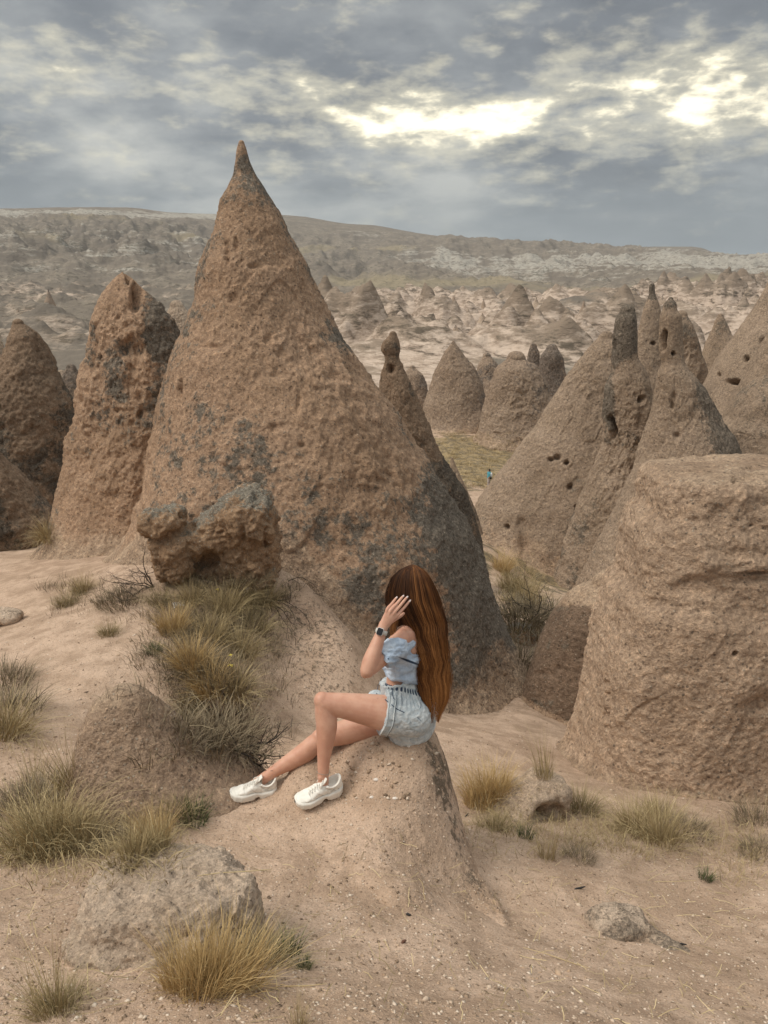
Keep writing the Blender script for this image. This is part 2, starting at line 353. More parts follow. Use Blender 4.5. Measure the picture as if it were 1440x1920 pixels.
def ground_noise(x, y):
    p = np.c_[x, y, np.zeros_like(x)]
    near = np.clip(y/6.0, .25, 1)
    z = .10*near*fbm(p*.45, 3, seed=1)+.030*fbm(p*1.9, 4, seed=2)+.009*fbm(p*9, 3, seed=3)
    z += .006*fbm(p*30, 3, .6, seed=4)-.012*np.clip(fbm(p*3.1, 4, .55, ridge=True, seed=7)-.25, 0, 1)*np.clip((7-y)/3, 0, 1)
    z += np.clip((y-20)/60, 0, 1)*(1.1*fbm(p*.07, 4, seed=5)+.25*fbm(p*.6, 3, seed=6))
    a_ = (x*.9+y*.45); b_ = (-x*.45+y*.9)
    z += .020*np.clip((9-y)/4, 0, 1)*np.clip((y-2.2)/1.5, 0, 1)*(fbm(np.c_[a_*.8, b_*4.2, 0*x], 4, .6, ridge=True, seed=8)-.2)*sstep(-x, -.3, 1.2)
    z += .035*sstep(fbm(p*.8, 3, seed=10), .05, .3)*fbm(p*2.4, 3, seed=12)*np.clip((12-y)/6, 0, 1)
    # calm where her shoes rest
    k = np.exp(-(((x+.42)/.42)**2+((y-3.5)/.25)**2))
    return z*(1-.9*k)
def G(x, y): return GR(x, y)+ground_noise(np.ravel(x), np.ravel(y)).reshape(np.shape(x))

# near ground: fan grid, geometric in distance
nr, nc = 620, 560
vv = np.linspace(math.log(1.15), math.log(131.), nr); yy = np.exp(vv)-1
aa = np.linspace(-1.05, 1.05, nc); aa = .55*aa+.45*aa**3*1.0; aa = aa/aa.max()*1.05
Yg, Ag = np.meshgrid(yy, aa, indexing='ij'); Xg = Ag*(Yg+1.0)
zg = G(Xg.ravel(), Yg.ravel())
Vg = np.c_[Xg.ravel(), Yg.ravel(), zg]
ppx, ppy = proj(Vg)
def blob2(px, py, cx, cy, rx, ry): return np.exp(-(((px-cx)/rx)**2+((py-cy)/ry)**2))
lich = .55*blob2(ppx, ppy, 880, 1330, 140, 25)+.15*fbm(Vg*.8, 3, seed=9)
lich += .80*blob2(ppx, ppy, 430, 1400, 80, 60)+.4*blob2(ppx, ppy, 420, 1200, 120, 120)+.35*blob2(ppx, ppy, 1000, 1390, 90, 22)  # strongest blob makes the ground in the hollow behind the ridge darker
lich += .30*blob2(ppx, ppy, 1200, 1500, 260, 45)+.42*blob2(ppx, ppy, 610, 1190, 100, 130)+.25*blob2(ppx, ppy, 640, 1310, 120, 50)+.25*blob2(ppx, ppy, 240, 1085, 150, 30)
grass = sstep(Vg[:, 1], 14, 24)*.62+.30*blob2(ppx, ppy, 885, 860, 90, 60)-.9*blob2(ppx, ppy, 910, 790, 130, 22)-.6*blob2(ppx, ppy, 900, 960, 30, 40)-.5*blob2(ppx, ppy, 980, 1290, 30, 40)-.6*blob2(ppx, ppy, 950,1120, 20, 60)
ground = mesh_np('ground', Vg, gridfaces(nr, nc, flip=False), M_ground, attrs={'lichen': lich, 'grassy': grass})
tag(ground, 'sandy gravelly ground falling away into the gully', kind='structure')

# far valley and hills
nr, nc = 480, 1000
vv = np.linspace(math.log(129.), math.log(5200.), nr); yy = np.exp(vv)-1
aa = np.linspace(-1, 1, nc)*.95; Yg, Ag = np.meshgrid(yy, aa, indexing='ij'); Xg = Ag*(Yg+1)
x = Xg.ravel(); y = Yg.ravel(); z0 = GR(x, y); p = np.c_[x, y, 0*x]
fx, fy = proj(np.c_[x, y, z0])
amp = sstep(y, 140, 500)
bad = sstep(y, 178, 235)*(1-sstep(y, 640, 820))*(.35+.65*sstep(fx, 430, 640)) * (.45+.75*sstep(fbm(p*.006, 3, seed=21), -.5, .25))
bad = np.maximum(bad, .95*sstep(y, 128, 150)*(1-sstep(y, 205, 240))*sstep(fx, 560, 660)*(1-sstep(fx,840,980)))
# eroded cones: cellular ridges
def cones(p, cell, seed):
    q = p[:, :2]/cell; b = np.floor(q); best = np.zeros(len(q))
    for i in (-1, 0, 1):
        for j in (-1, 0, 1):
            c = b+[i, j]
            hh = np.sin(c[:, 0]*127.1+c[:, 1]*311.7+seed)*43758.5453; r1 = hh-np.floor(hh)
            hh = np.sin(c[:, 0]*269.5+c[:, 1]*183.3+seed)*43758.5453; r2 = hh-np.floor(hh)
            hh = np.sin(c[:, 0]*91.7+c[:, 1]*47.3+seed)*9631.17; r3 = hh-np.floor(hh)
            d = np.hypot(q[:, 0]-c[:, 0]-r1, q[:, 1]-c[:, 1]-r2)
            best = np.maximum(best, (.35+.65*r3)*np.clip(1-d/(.55+.4*r2), 0, 1)**1.15)
    return best
warp = np.c_[fbm(p*.03, 3, seed=31), fbm(p*.03, 3, seed=32), 0*x]*12
cn = cones(p+warp, 27, 1.3)*21+cones(p+warp, 12, 4.1)*8+cones(p+warp*.5, 62, 7.7)*20
slope_bad = bad*sstep(y, 190, 262)
z = z0 + slope_bad*(cn*1.1-15) + slope_bad*(3.2*fbm(p*.13, 4, .6, seed=33)+4.5*(fbm(p*.035, 4, .6, ridge=True, seed=34)-.2))
er = fbm(np.c_[x*.011, y*.004, 0*x], 5, .55, ridge=True, seed=41)
er2 = fbm(p*.022, 5, .55, ridge=True, seed=42)
Ysk = np.interp(fx, [0, 250, 540, 700, 970], [1850, 1850, 2050, 2120, 2450])
hill = sstep(y, 650, 1000)*(1-sstep(y, Ysk*.72, Ysk*.95))
left = (1-sstep(fx, 420, 640))*sstep(y, 240, 500)*(1-sstep(y, 1600, 1850))
z += hill*(er*26+er2*9) + left*(er2*10+8*fbm(p*.012, 4, seed=44)) - hill*6
z += sstep(y, 1750, 1900)*2.0*fbm(p*.012, 4, seed=45)
z += np.clip((y-128)/60, 0, 1)*.9*fbm(p*.05, 4, seed=46)
band1 = .9*np.exp(-((fy-505)/26)**2)*sstep(fx, 700, 900)
band1 += 1.0*np.exp(-((fy-406)/12)**2)*(1-sstep(fx, 420, 560))+.42*np.exp(-((fy-500)/60)**2)*(1-sstep(fx, 450, 650))
band1 += .6*blob2(fx, fy, 670, 445, 80, 14)+.5*blob2(fx, fy, 1280, 472, 90, 6)+.4*blob2(fx, fy, 760, 490, 80, 12)
steep = band1*.85+.30*(er-.1)*hill
gra = .55*np.exp(-((fy-541)/16)**2)*sstep(fx,560,660)+.45*np.exp(-((fy-432)/8)**2)*(1-sstep(fx, 300, 450))+.5*np.exp(-((fy-478)/10)**2)*(1-sstep(fx, 700, 900))+.6*blob2(fx, fy, 1330, 640, 90, 18)+.3*blob2(fx,fy,60,575,120,12)
Vh = np.c_[x, y, z]
hills = mesh_np('hills', Vh, gridfaces(nr, nc), M_hills, attrs={'steep': steep, 'bad': bad, 'grass': gra, 'top': cn/42})
tag(hills, 'bare eroded valley and plateau hills in the distance', kind='structure')

# ------------------------------------------------------------------ rocks: lofted from their outline, real depth
def normals_grid(P, nr, nc):
    Q = P.reshape(nr, nc, 3)
    du = np.roll(Q, -1, 1)-np.roll(Q, 1, 1)
    dv = np.empty_like(Q); dv[1:-1] = Q[2:]-Q[:-2]; dv[0] = Q[1]-Q[0]; dv[-1] = Q[-1]-Q[-2]
    n = np.cross(dv, du); l = np.linalg.norm(n, axis=2, keepdims=True)
    return (n/np.maximum(l, 1e-9)).reshape(-1, 3)
def loft(name, rows, Y, mat, ratio=.8, na=220, nz=200, amp=1.0, seed=1, expo=2.0, cap=.0, size=1.0, lean=0.0,
         lichen=None, dents=(), label='', cat='rock', group=None, yoff=None, minr=0, chunk=1.0, ledge=0.0, skirt=0.0, pale_topf=None):
    rows = sorted(rows, key=lambda r: r[0])
    L = np.array([tuple(WY(r[1], r[0], Y)) for r in rows]); R = np.array([tuple(WY(r[2], r[0], Y)) for r in rows])
    zt, zb = L[0, 2], L[-1, 2]
    s = np.linspace(0, 1, nz); zz = zt+(zb-zt)*(s**1.0)
    o = np.argsort(L[:, 2]); xl = np.interp(zz, L[o, 2], L[o, 0]); xr = np.interp(zz, R[o, 2], R[o, 0])
    k = np.array([1, 4, 6, 4, 1])/16.
    for _ in range(4):
        for a in (xl, xr): a[2:-2] = np.convolve(a, k, 'valid')
    cx = (xl+xr)/2; rx = (xr-xl)/2; ry = np.maximum(rx*ratio, minr)
    H = zt-zb
    # closing rows at the top
    ncap = 14; ct = np.linspace(0, 1, ncap, endpoint=False)
    cr = np.sin(ct*PI/2); cz = zt+(cap if cap else rx[0]*.9)*np.cos(ct*PI/2)
    zz = np.r_[cz, zz]; cx = np.r_[np.full(ncap, cx[0]), cx]; rx = np.r_[rx[0]*cr, rx]; ry = np.r_[ry[0]*cr, ry]
    nzz = nz+ncap
    th = np.linspace(0, 2*PI, na, endpoint=False); th = th+.42*np.sin(th+PI/2+PI)*-1*0+.0
    # denser towards the camera (-Y)
    th = th - .45*np.sin(th+PI/2)
    c_, s_ = np.cos(th), np.sin(th)
    e = 2/expo
    ex = np.sign(c_)*np.abs(c_)**e; ey = np.sign(s_)*np.abs(s_)**e
    yo = np.zeros(nzz) if yoff is None else np.interp(zz, *zip(*sorted(yoff)))
    X = cx[:, None]+rx[:, None]*ex; Yv = Y+lean*(zz-zb)[:, None]/H+yo[:, None]+ry[:, None]*ey
    Z = np.repeat(zz[:, None], na, 1)
    P = np.c_[X.ravel(), Yv.ravel(), Z.ravel()]
    rr = np.repeat(rx, na)
    N = normals_grid(P, nzz, na)
    lim = np.clip(rr/(.5*size), .12, 1)
    facing = np.clip(-N[:, 1], 0, 1)
    sil = .35+.65*facing          # keep the outline close to the photograph's
    S = size
    d = .34*S*chunk*sil*fbm(P*(.42/S), 3, seed=seed)
    rg = fbm(P*np.array([1.1, 1.1, .8])/S, 4, .55, ridge=True, seed=seed+1)
    d += .060*S*(rg-.2)*sil
    cr = fbm(P*np.array([2.0, 2.0, 1.1])/S+.3, 4, .6, ridge=True, seed=seed+4)
    d -= .040*S*np.clip(cr-.30, 0, 1)
    gv = fbm(P*np.array([2.6, 2.6, .55])/S, 3, .55, ridge=True, seed=seed+14); d -= .05*S*np.clip(gv-.35, 0, 1)*sil
    fl = vn(P@ROT*np.array([2.6, 2.6, 4.2])/S+seed); d += .036*S*sstep(fl, -.03, .05)*vn(P@ROT*1.7/S+9)
    rgh = .55+1.3*sstep(fbm(P*(.8/S), 3, seed=seed+12), -.25, .35)
    d += .036*S*fbm(P*(3.2/S), 4, .6, seed=seed+2)*rgh+.026*S*fbm(P*(11/S), 3, .62, seed=seed+3)*rgh+.015*S*fbm(P*(34/S), 2, .6, seed=seed+5)
    if ledge: 
        zq = P[:, 2]/S+.25*fbm(P*(.8/S), 3, seed=seed+8)
        d += ledge*S*(np.abs(((zq*1.1) % 1)-.5)-.25)
    P = P+N*(d*lim*amp)[:, None]
    dust_pale_top = np.zeros(len(P))
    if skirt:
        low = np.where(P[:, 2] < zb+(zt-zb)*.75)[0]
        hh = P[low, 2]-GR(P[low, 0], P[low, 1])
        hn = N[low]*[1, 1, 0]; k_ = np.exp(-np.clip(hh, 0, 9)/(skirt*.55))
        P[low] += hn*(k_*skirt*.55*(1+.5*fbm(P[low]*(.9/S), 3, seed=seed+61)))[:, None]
        dust_pale_top[low] = np.clip(1.15-hh/(skirt*1.3)+.75*fbm(P[low]*(1.6/S), 4, .6, seed=seed+62), 0, 1)
    px, py = proj(P)
    for (dx_, dy_, r, dep, *an) in dents:
        an = an[0] if an else 1.0
        jx, jy = (fbm(P*(2.2/S), 2, seed=seed+71)*.9, fbm(P*(2.2/S), 2, seed=seed+72)*.9)
        q = np.sqrt(((px-dx_)/r+jx)**2+((py-dy_)/(r*an)+jy)**2)*(1+.25*fbm(P*(9/S), 2, seed=seed+73))
        msk = (N[:, 1] < -.05)
        dist = (1-sstep(q, .30, 1.15))*msk*np.clip(.62+.9*fbm(P*(3/S), 2, seed=seed+75), .25, 1)
        P = P-N*(dist*dep)[:, None]
    if lichen is not None: li = lichen(px, py, N, P)
    else: li = .15+.25*N[:, 0]
    li = li+.62*fbm(P*np.array([1, 1, .75])*(1.0/S), 5, .6, seed=seed+6)
    F = gridfaces(nzz, na, wrap=True, flip=True)
    if pale_topf is not None: dust_pale_top = np.maximum(dust_pale_top, pale_topf(px, py, N, P))  # pale tops are mixed into the same mask as the base dust
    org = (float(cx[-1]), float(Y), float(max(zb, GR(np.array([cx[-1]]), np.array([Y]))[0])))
    o = mesh_np(name, P, F, mat, origin=org, attrs={'lichen': li, 'dust_pale_top': dust_pale_top})
    tag(o, label, cat, group); return o

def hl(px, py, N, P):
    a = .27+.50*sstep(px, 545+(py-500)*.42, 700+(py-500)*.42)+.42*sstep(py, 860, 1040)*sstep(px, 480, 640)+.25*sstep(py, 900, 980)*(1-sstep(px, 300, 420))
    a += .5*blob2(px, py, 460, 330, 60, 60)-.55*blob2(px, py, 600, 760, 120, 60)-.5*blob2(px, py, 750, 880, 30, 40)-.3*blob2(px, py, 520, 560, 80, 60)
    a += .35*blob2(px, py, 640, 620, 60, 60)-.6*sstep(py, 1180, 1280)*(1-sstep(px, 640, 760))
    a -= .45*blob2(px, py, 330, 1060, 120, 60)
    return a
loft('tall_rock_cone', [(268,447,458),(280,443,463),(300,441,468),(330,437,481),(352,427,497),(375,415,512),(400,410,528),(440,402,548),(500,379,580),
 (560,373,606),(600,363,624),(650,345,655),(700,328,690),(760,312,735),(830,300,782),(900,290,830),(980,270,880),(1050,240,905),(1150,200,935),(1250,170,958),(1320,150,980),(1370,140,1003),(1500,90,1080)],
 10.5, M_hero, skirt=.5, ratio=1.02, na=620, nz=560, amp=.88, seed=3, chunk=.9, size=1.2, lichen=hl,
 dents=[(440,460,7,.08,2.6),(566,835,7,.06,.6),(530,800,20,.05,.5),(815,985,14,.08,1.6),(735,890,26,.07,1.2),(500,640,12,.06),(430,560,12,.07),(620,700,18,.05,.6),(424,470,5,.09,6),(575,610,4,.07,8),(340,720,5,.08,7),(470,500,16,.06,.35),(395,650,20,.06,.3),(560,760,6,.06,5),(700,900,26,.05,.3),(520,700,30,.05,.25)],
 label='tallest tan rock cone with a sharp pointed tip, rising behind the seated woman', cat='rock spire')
loft('rock_cone', [(512,226,232),(520,212,250),(530,203,260),(545,192,276),(560,182,293),(600,165,325),(640,158,345),(700,145,375),(800,132,425),(900,116,470),(1000,104,520),(1080,84,560),(1200,50,600)],
 11.8, M_hero, skirt=.4, ratio=.7, na=420, nz=360, seed=13, size=1.3, amp=.80, chunk=.8, lichen=lambda px, py, N, P: .20+.5*sstep(px, 250, 300)*(1-sstep(py, 700, 860))+.35*sstep(py, 930, 1010)-.7*sstep(py, 1040, 1080)+.3*blob2(px, py, 215, 700, 30, 60),
 dents=[(256,560,14,.22,2.0),(250,655,22,.18,1.3),(255,690,16,.12),(187,672,5,.10,2.4),(153,745,6,.12,2),(163,800,9,.10,.6),(262,775,6,.08,1.6),(240,522,7,.12,2.5),(160,870,22,.07,1.6),(225,770,16,.05,.4)],
 label='broad blunt-topped tan rock cone leaning against the left of the tallest cone', cat='rock spire')
loft('rock_cone', [(607,24,44),(625,20,70),(660,12,92),(700,-5,108),(760,-25,133),(850,-50,155),(950,-80,180),(1100,-130,210)],
 17, M_dark, ratio=.8, na=260, nz=240, seed=23, size=1.3, lichen=lambda px, py, N, P: .35+.2*sstep(py, 760, 900)-.5*blob2(px, py, 45, 700, 30, 50),
 dents=[(75,640,18,.3,2.0)], label='dark brown hooked-tip rock cone at the far left behind the blunt cone', cat='rock spire')
loft('rock_cone', [(838,-70,-12),(880,-110,20),(930,-150,60),(975,-180,98),(1040,-220,103),(1110,-260,108),(1200,-300,120)],
 12.8, M_dark, ratio=.8, na=240, nz=180, seed=29, size=1.1, lichen=lambda px, py, N, P: .45-.5*blob2(px, py, 30, 900, 20, 60), label='dark rough rock slope cut off by the left edge, above the sandy path', cat='rock')
loft('rock_cone', [(628,729,745),(640,717,751),(655,713,752),(668,722,748),(680,721,753),(700,712,762),(740,706,785),(790,712,806),(840,725,825),(900,750,860),(960,770,892),(1010,780,905),(1080,790,920)],
 16, M_dark, ratio=.8, na=260, nz=260, seed=33, size=.9, lichen=lambda px, py, N, P: .25+.4*sstep(py, 830, 900),
 dents=[(735,690,10,.2),(825,905,12,.15,1.6)], label='dark rock cone with a knobbly head just right of and behind the tallest cone', cat='rock spire')
loft('rock_cone', [(860,845,850),(890,842,862),(930,850,880),(960,860,893),(1000,860,905)], 30, M_mid, na=90, nz=70, seed=34, size=1.5, label='small smooth rock flank between the dark cone and the sloping right cones', cat='rock')

mid = lambda k: (lambda px, py, N, P: .22+k)
loft('sloping_rock_cone', [(634,1122,1152),(655,1100,1190),(700,1064,1215),(760,1028,1235),(800,1003,1250),(850,962,1262),(900,926,1275),(940,898,1290),(980,888,1310),(1030,890,1330),(1080,905,1350),(1130,930,1380),(1250,960,1420)],
 36, M_mid, skirt=1.2, ratio=.62, na=380, nz=320, seed=41, size=2.4, amp=.62, lichen=lambda px, py, N, P: .06+.35*sstep(py, 880, 1020)+.3*blob2(px, py, 1130, 900, 60, 80)-.3*blob2(px,py,990,970,40,90),
 dents=[(1045,856,9,.5,.6),(1062,866,5,.9),(1031,860,7,.4,.7),(1068,912,6,.5,1.4),(1083,950,5,.4,.7),(1081,1008,5,.5,1.7),(950,990,6,.5),(1120,1010,4,.5,.6),(1010,905,9,.25,2),(985,1000,14,.3,2.5),(1100,1075,10,.3,.4)],
 label='big smooth slanting rock cone pocked with small round holes, right of the gap', cat='rock spire')
loft('rock_cone', [(584,1162,1190),(598,1153,1194),(650,1149,1191),(672,1148,1192),(690,1150,1203),(720,1142,1214),(770,1129,1222),(830,1127,1228),(870,1110,1232),(930,1085,1245),(1000,1060,1260),(1100,1030,1285),(1200,1010,1310)],
 32.5, M_mid, ratio=.8, na=260, nz=300, seed=47, size=1.9, amp=.95, lichen=lambda px, py, N, P: .15+.75*(1-sstep(py, 655, 700))+.8*blob2(px, py, 1140, 760, 14, 60)+.3*sstep(py, 900, 1000),
 dents=[(1148,800,10,1.4,2.5),(1205,745,8,.5),(1150,640,6,.6,3)], label='leaning rock pillar with a dark flat-sided head', cat='rock spire')
def pinn(rows, Y, seed, label, mat=None, **k):
    return loft('rock_cone', rows, Y, mat or M_mid, na=k.pop('na', 240), nz=k.pop('nz', 260), skirt=k.pop('skirt', .8), seed=seed, size=k.pop('size', 2.0), label=label, cat='rock spire', **k)
pinn([(536,1217,1228),(548,1216,1229),(553,1218,1229),(559,1214,1233),(580,1206,1240),(640,1192,1248),(700,1184,1262),(800,1170,1295),(900,1150,1320),(1000,1130,1350)], 42, 53,
 'tallest of the right-hand pinnacles, with a small square capstone', lichen=lambda px, py, N, P: .05+.8*(1-sstep(py, 555, 570))+.5*blob2(px, py, 1215, 590, 8, 20)+.2*sstep(py, 600, 800), dents=[(1225,644,7,.9,.6)], amp=.6)
pinn([(561,1253,1262),(568,1246,1270),(572,1242,1271),(580,1244,1266),(588,1237,1278),(620,1235,1281),(660,1235,1283),(682,1240,1286),(700,1230,1303),(730,1226,1328),(780,1218,1355),(830,1205,1385),(872,1196,1403),(950,1160,1430),(1050,1110,1470),(1150,1070,1500),(1250,1050,1530)], 30, 59,
 'broad rock cone with a narrow ragged head, in front of the other right-hand pinnacles', lichen=lambda px, py, N, P: .12+.55*sstep(px, 1270+(py-700)*.25, 1310+(py-700)*.3)*sstep(py, 690, 730)+.6*(1-sstep(py, 572, 590))+.3*sstep(py,900,1000),
 dents=[(1243,640,7,.7,3),(1270,815,9,.6,.7),(1262,750,8,.5,2),(1262,665,5,.5)], amp=.8, na=320, nz=340, size=1.9)
pinn([(592,1266,1288),(606,1260,1296),(630,1256,1306),(660,1254,1314),(672,1250,1318),(720,1240,1335),(800,1220,1360)], 48, 61, 'grey blunt rock cone half hidden behind the ragged-headed cone', na=140, nz=120, lichen=mid(.2))
pinn([(593,1345,1357),(602,1340,1362),(618,1335,1368),(650,1320,1384),(700,1304,1405),(780,1285,1440),(900,1260,1480)], 55, 67, 'small distant rock cone with a crooked tip near the right edge', na=140, nz=140, lichen=mid(0), size=2.4)
pinn([(470,1470,1500),(520,1446,1560),(580,1415,1600),(640,1378,1640),(680,1350,1670),(740,1322,1700),(800,1300,1730),(900,1270,1780),(1000,1240,1830)], 43, 71,
 'large plain rock slope at the right edge, pierced by three dark holes', lichen=mid(-.12), dents=[(1400,675,6,1.2),(1415,692,6,1.2),(1377,714,13,1.3,.42),(1348,703,4,.8),(1432,640,9,.8)], amp=.5, na=320, nz=220, size=2.6)
pinn([(590,1470,1500),(640,1436,1540),(700,1404,1580),(750,1378,1610),(790,1362,1640),(850,1350,1670),(950,1330,1720),(1100,1300,1780)], 33, 73,
 'reddish rock cone in front of the pierced slope at the right edge', lichen=mid(-.1), na=260, nz=200, size=2.0, amp=.7)
pinn([(782,1370,1560),(800,1350,1600),(850,1335,1640),(900,1320,1660),(1000,1300,1700)], 32, 79, 'low rounded rock shoulder behind the flat-topped boulder', lichen=mid(.1), na=220, nz=120, size=1.6)

def far_rock(rows, Y, seed, label, mat=M_far, **k):
    return loft('rock_cone', rows, Y, mat, na=k.pop('na', 130), nz=k.pop('nz', 110), skirt=k.pop('skirt', 1.6), seed=seed, size=k.pop('size', 4.0), label=label, cat='rock spire', **k)
far_rock([(641,847,853),(660,832,868),(690,815,893),(720,803,905),(760,792,915),(800,788,925),(850,775,945)], 104, 83, 'pointed brown rock cone standing behind the grassy hollow', amp=.8, na=200, nz=150)
far_rock([(674,950,985),(690,930,1005),(720,917,1025),(760,908,1040),(800,900,1055),(850,890,1080)], 95, 89, 'round-shouldered brown rock mound beside the pointed cone behind the grassy hollow', amp=.9, na=200, nz=140)
far_rock([(655,1024,1046),(668,1014,1055),(690,1012,1060),(720,1005,1072),(770,995,1090)], 118, 97, 'dark lumpy rock cone behind the round-shouldered mound', M_far, lichen=mid(.45), amp=.9)
far_rock([(650,993,1008),(662,988,1012),(690,984,1015),(730,978,1030)], 128, 101, 'thin dark-capped rock finger behind the round-shouldered mound', M_far, lichen=mid(.4))
far_rock([(668,905,920),(685,895,935),(710,890,945),(740,880,960)], 140, 103, 'small brown rock hump between the pointed cone and the rounded mound', M_far, lichen=mid(.3))
far_rock([(690,768,778),(705,752,790),(740,735,800),(790,720,815)], 112, 104, 'small rock cone peeping out to the right of the dark knobbly-headed cone', M_far, lichen=mid(.1))
far_rock([(700,108,122),(715,96,130),(735,84,135),(760,70,150)], 70, 105, 'small pale sandstone hump in the notch left of the blunt cone', M_pale, size=3)
far_rock([(690,125,142),(705,118,150),(730,112,160),(770,100,170)], 62, 107, 'small grey rock hump in the notch left of the blunt cone', M_far, lichen=mid(.4), size=3)
far_rock([(645,-20,5),(670,-40,15),(720,-60,22),(760,-80,30)], 60, 109, 'pale smooth rock hump behind the hooked-tip cone at the left edge', M_pale, size=3)
far_rock([(575,318,345),(595,306,360),(620,300,372),(660,290,390)], 160, 111, 'bleached white rock knob in the notch left of the tallest cone', M_pale, size=6)

# many small cones of the badlands, copies of four shapes
protos = []
for k in range(5):
    n_a, n_z = 18, 14
    t = np.linspace(0, 1, n_z); rad = (t**(.80+.10*k))*(1+.10*np.sin(t*7+k*2)); rad[0] = .02
    th = np.linspace(0, 2*PI, n_a, endpoint=False)
    X = rad[:, None]*np.cos(th)*.8; Yq = rad[:, None]*np.sin(th)*.7; Z = np.repeat((1-t)[:, None]*1.15, n_a, 1)
    V = np.c_[X.ravel(), Yq.ravel(), Z.ravel()]; V += .05*np.c_[fbm(V*3.1, 3, seed=k+200), fbm(V*3.1, 3, seed=k+210), 0*V[:, 0]]*np.clip(V[:, [2]]*0+np.repeat(rad, n_a)[:, None]*2, .1, 1)
    me_o = mesh_np('distant_rock_cone', V, gridfaces(n_z, n_a, wrap=True, flip=True), M_pale if k < 3 else M_far, attrs={'lichen': np.repeat(.62-1.0*t, n_a)})
    protos.append(me_o)
BADG = 'small rock cones of the far badlands'
rr = random.Random(5); cnt = 0
while cnt < 170:
    px = rr.uniform(600, 1440) if rr.random() < .92 else rr.uniform(0, 120); Yd = math.exp(rr.uniform(math.log(235), math.log(680)))
    X_ = (px-720)/FPX*Yd*1.0
    xx = np.array([X_]); yv = np.array([Yd])
    zz_ = float(GR(xx, yv)[0])
    src = protos[cnt % 5]
    o = src if cnt < 5 else src.copy()
    if cnt >= 5: COL.objects.link(o)
    h = rr.uniform(7, 13)*min(1, Yd/380)*(1.2 if rr.random() < .15 else .8)
    o.location = (X_, Yd, zz_-5); o.scale = (h*rr.uniform(.55, .95), h*rr.uniform(.55, .95), h); o.rotation_euler = (0, 0, rr.uniform(0, 6))
    tag(o, ('small pale cone' if cnt % 5 < 3 else 'small brown cone')+(" far left behind the blunt cone" if px < 130 else " past the tallest cone's right flank" if px < 760 else " in the middle of the badlands" if px < 1000 else ' behind the right-hand pinnacles' if px < 1300 else " near the right edge of the badlands")+(", in the farthest row" if Yd > 480 else ", in the nearer rows" if Yd < 340 else ''), 'rock spire', BADG); cnt += 1

# ---- near rocks
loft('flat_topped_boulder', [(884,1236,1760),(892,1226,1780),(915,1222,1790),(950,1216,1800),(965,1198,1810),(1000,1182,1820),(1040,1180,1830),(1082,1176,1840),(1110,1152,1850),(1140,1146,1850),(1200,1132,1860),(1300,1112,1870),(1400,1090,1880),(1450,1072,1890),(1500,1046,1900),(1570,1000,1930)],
 6.3, M_wall, skirt=.08, pale_topf=lambda px, py, N, P: 1.2*np.clip(N[:, 2]-.25, 0, 1), ratio=.50, na=640, nz=420, seed=121, expo=4.2, cap=.05, size=1.15, amp=.56, chunk=.6, lichen=lambda px, py, N, P: .08+.38*blob2(px, py, 1350, 960, 80, 60)-.2*sstep(py, 1080, 1150)+.5*blob2(px, py, 1330, 1460, 200, 30)+.3*blob2(px, py, 1100, 1450, 40, 50),  # upward faces coloured paler
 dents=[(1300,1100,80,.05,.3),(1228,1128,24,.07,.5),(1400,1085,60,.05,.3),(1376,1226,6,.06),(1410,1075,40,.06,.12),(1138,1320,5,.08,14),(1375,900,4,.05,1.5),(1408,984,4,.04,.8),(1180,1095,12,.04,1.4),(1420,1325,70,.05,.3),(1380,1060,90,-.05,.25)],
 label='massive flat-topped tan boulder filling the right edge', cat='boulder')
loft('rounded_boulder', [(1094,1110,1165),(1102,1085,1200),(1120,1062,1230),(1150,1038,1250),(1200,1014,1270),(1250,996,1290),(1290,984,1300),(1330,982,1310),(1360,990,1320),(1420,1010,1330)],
 9.0, M_dome, skirt=.06, pale_topf=lambda px, py, N, P: 1.1*(1-sstep(py, 1118, 1150))+.5*np.clip(N[:, 2]-.35, 0, 1), ratio=.8, na=300, nz=260, seed=131, size=.8, chunk=.4, amp=.6, lichen=lambda px, py, N, P: .2-.9*(1-sstep(py, 1105, 1140))+.3*sstep(py, 1270, 1330)+.9*blob2(px, py, 1121, 1106, 8, 12),  # the dome's lit top is painted in as pale tan
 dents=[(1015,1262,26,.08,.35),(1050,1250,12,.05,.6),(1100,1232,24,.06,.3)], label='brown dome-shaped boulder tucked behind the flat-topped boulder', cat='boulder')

def remesh(prims, voxel, smooth=6, name='tmp', factor=.5):
    V = []; F = []; off = 0
    for v, f in prims:
        V += [tuple(q) for q in v]; F += [tuple(i+off for i in g) for g in f]; off += len(v)
    me = bpy.data.meshes.new(name); me.from_pydata(V, [], F)
    o = bpy.data.objects.new(name, me); COL.objects.link(o)
    m = o.modifiers.new('r', 'REMESH'); m.mode = 'VOXEL'; m.voxel_size = voxel; m.adaptivity = 0
    if smooth:
        s = o.modifiers.new('s', 'SMOOTH'); s.factor = factor; s.iterations = smooth
    dg = bpy.context.evaluated_depsgraph_get(); ev = o.evaluated_get(dg); res = bpy.data.meshes.new_from_object(ev)
    v = np.empty(len(res.vertices)*3, dtype=np.float32); res.vertices.foreach_get('co', v); v = v.reshape(-1, 3)
    lt = np.empty(len(res.polygons), dtype=np.int32); res.polygons.foreach_get('loop_total', lt)
    li = np.empty(len(res.loops), dtype=np.int32); res.loops.foreach_get('vertex_index', li)
    nn = np.empty(len(res.vertices)*3, dtype=np.float32); res.vertices.foreach_get('normal', nn); nn = nn.reshape(-1, 3)
    assert (lt == 4).all()
    bpy.data.objects.remove(o); bpy.data.meshes.remove(me); bpy.data.meshes.remove(res)
    return v, li.reshape(-1, 4), nn
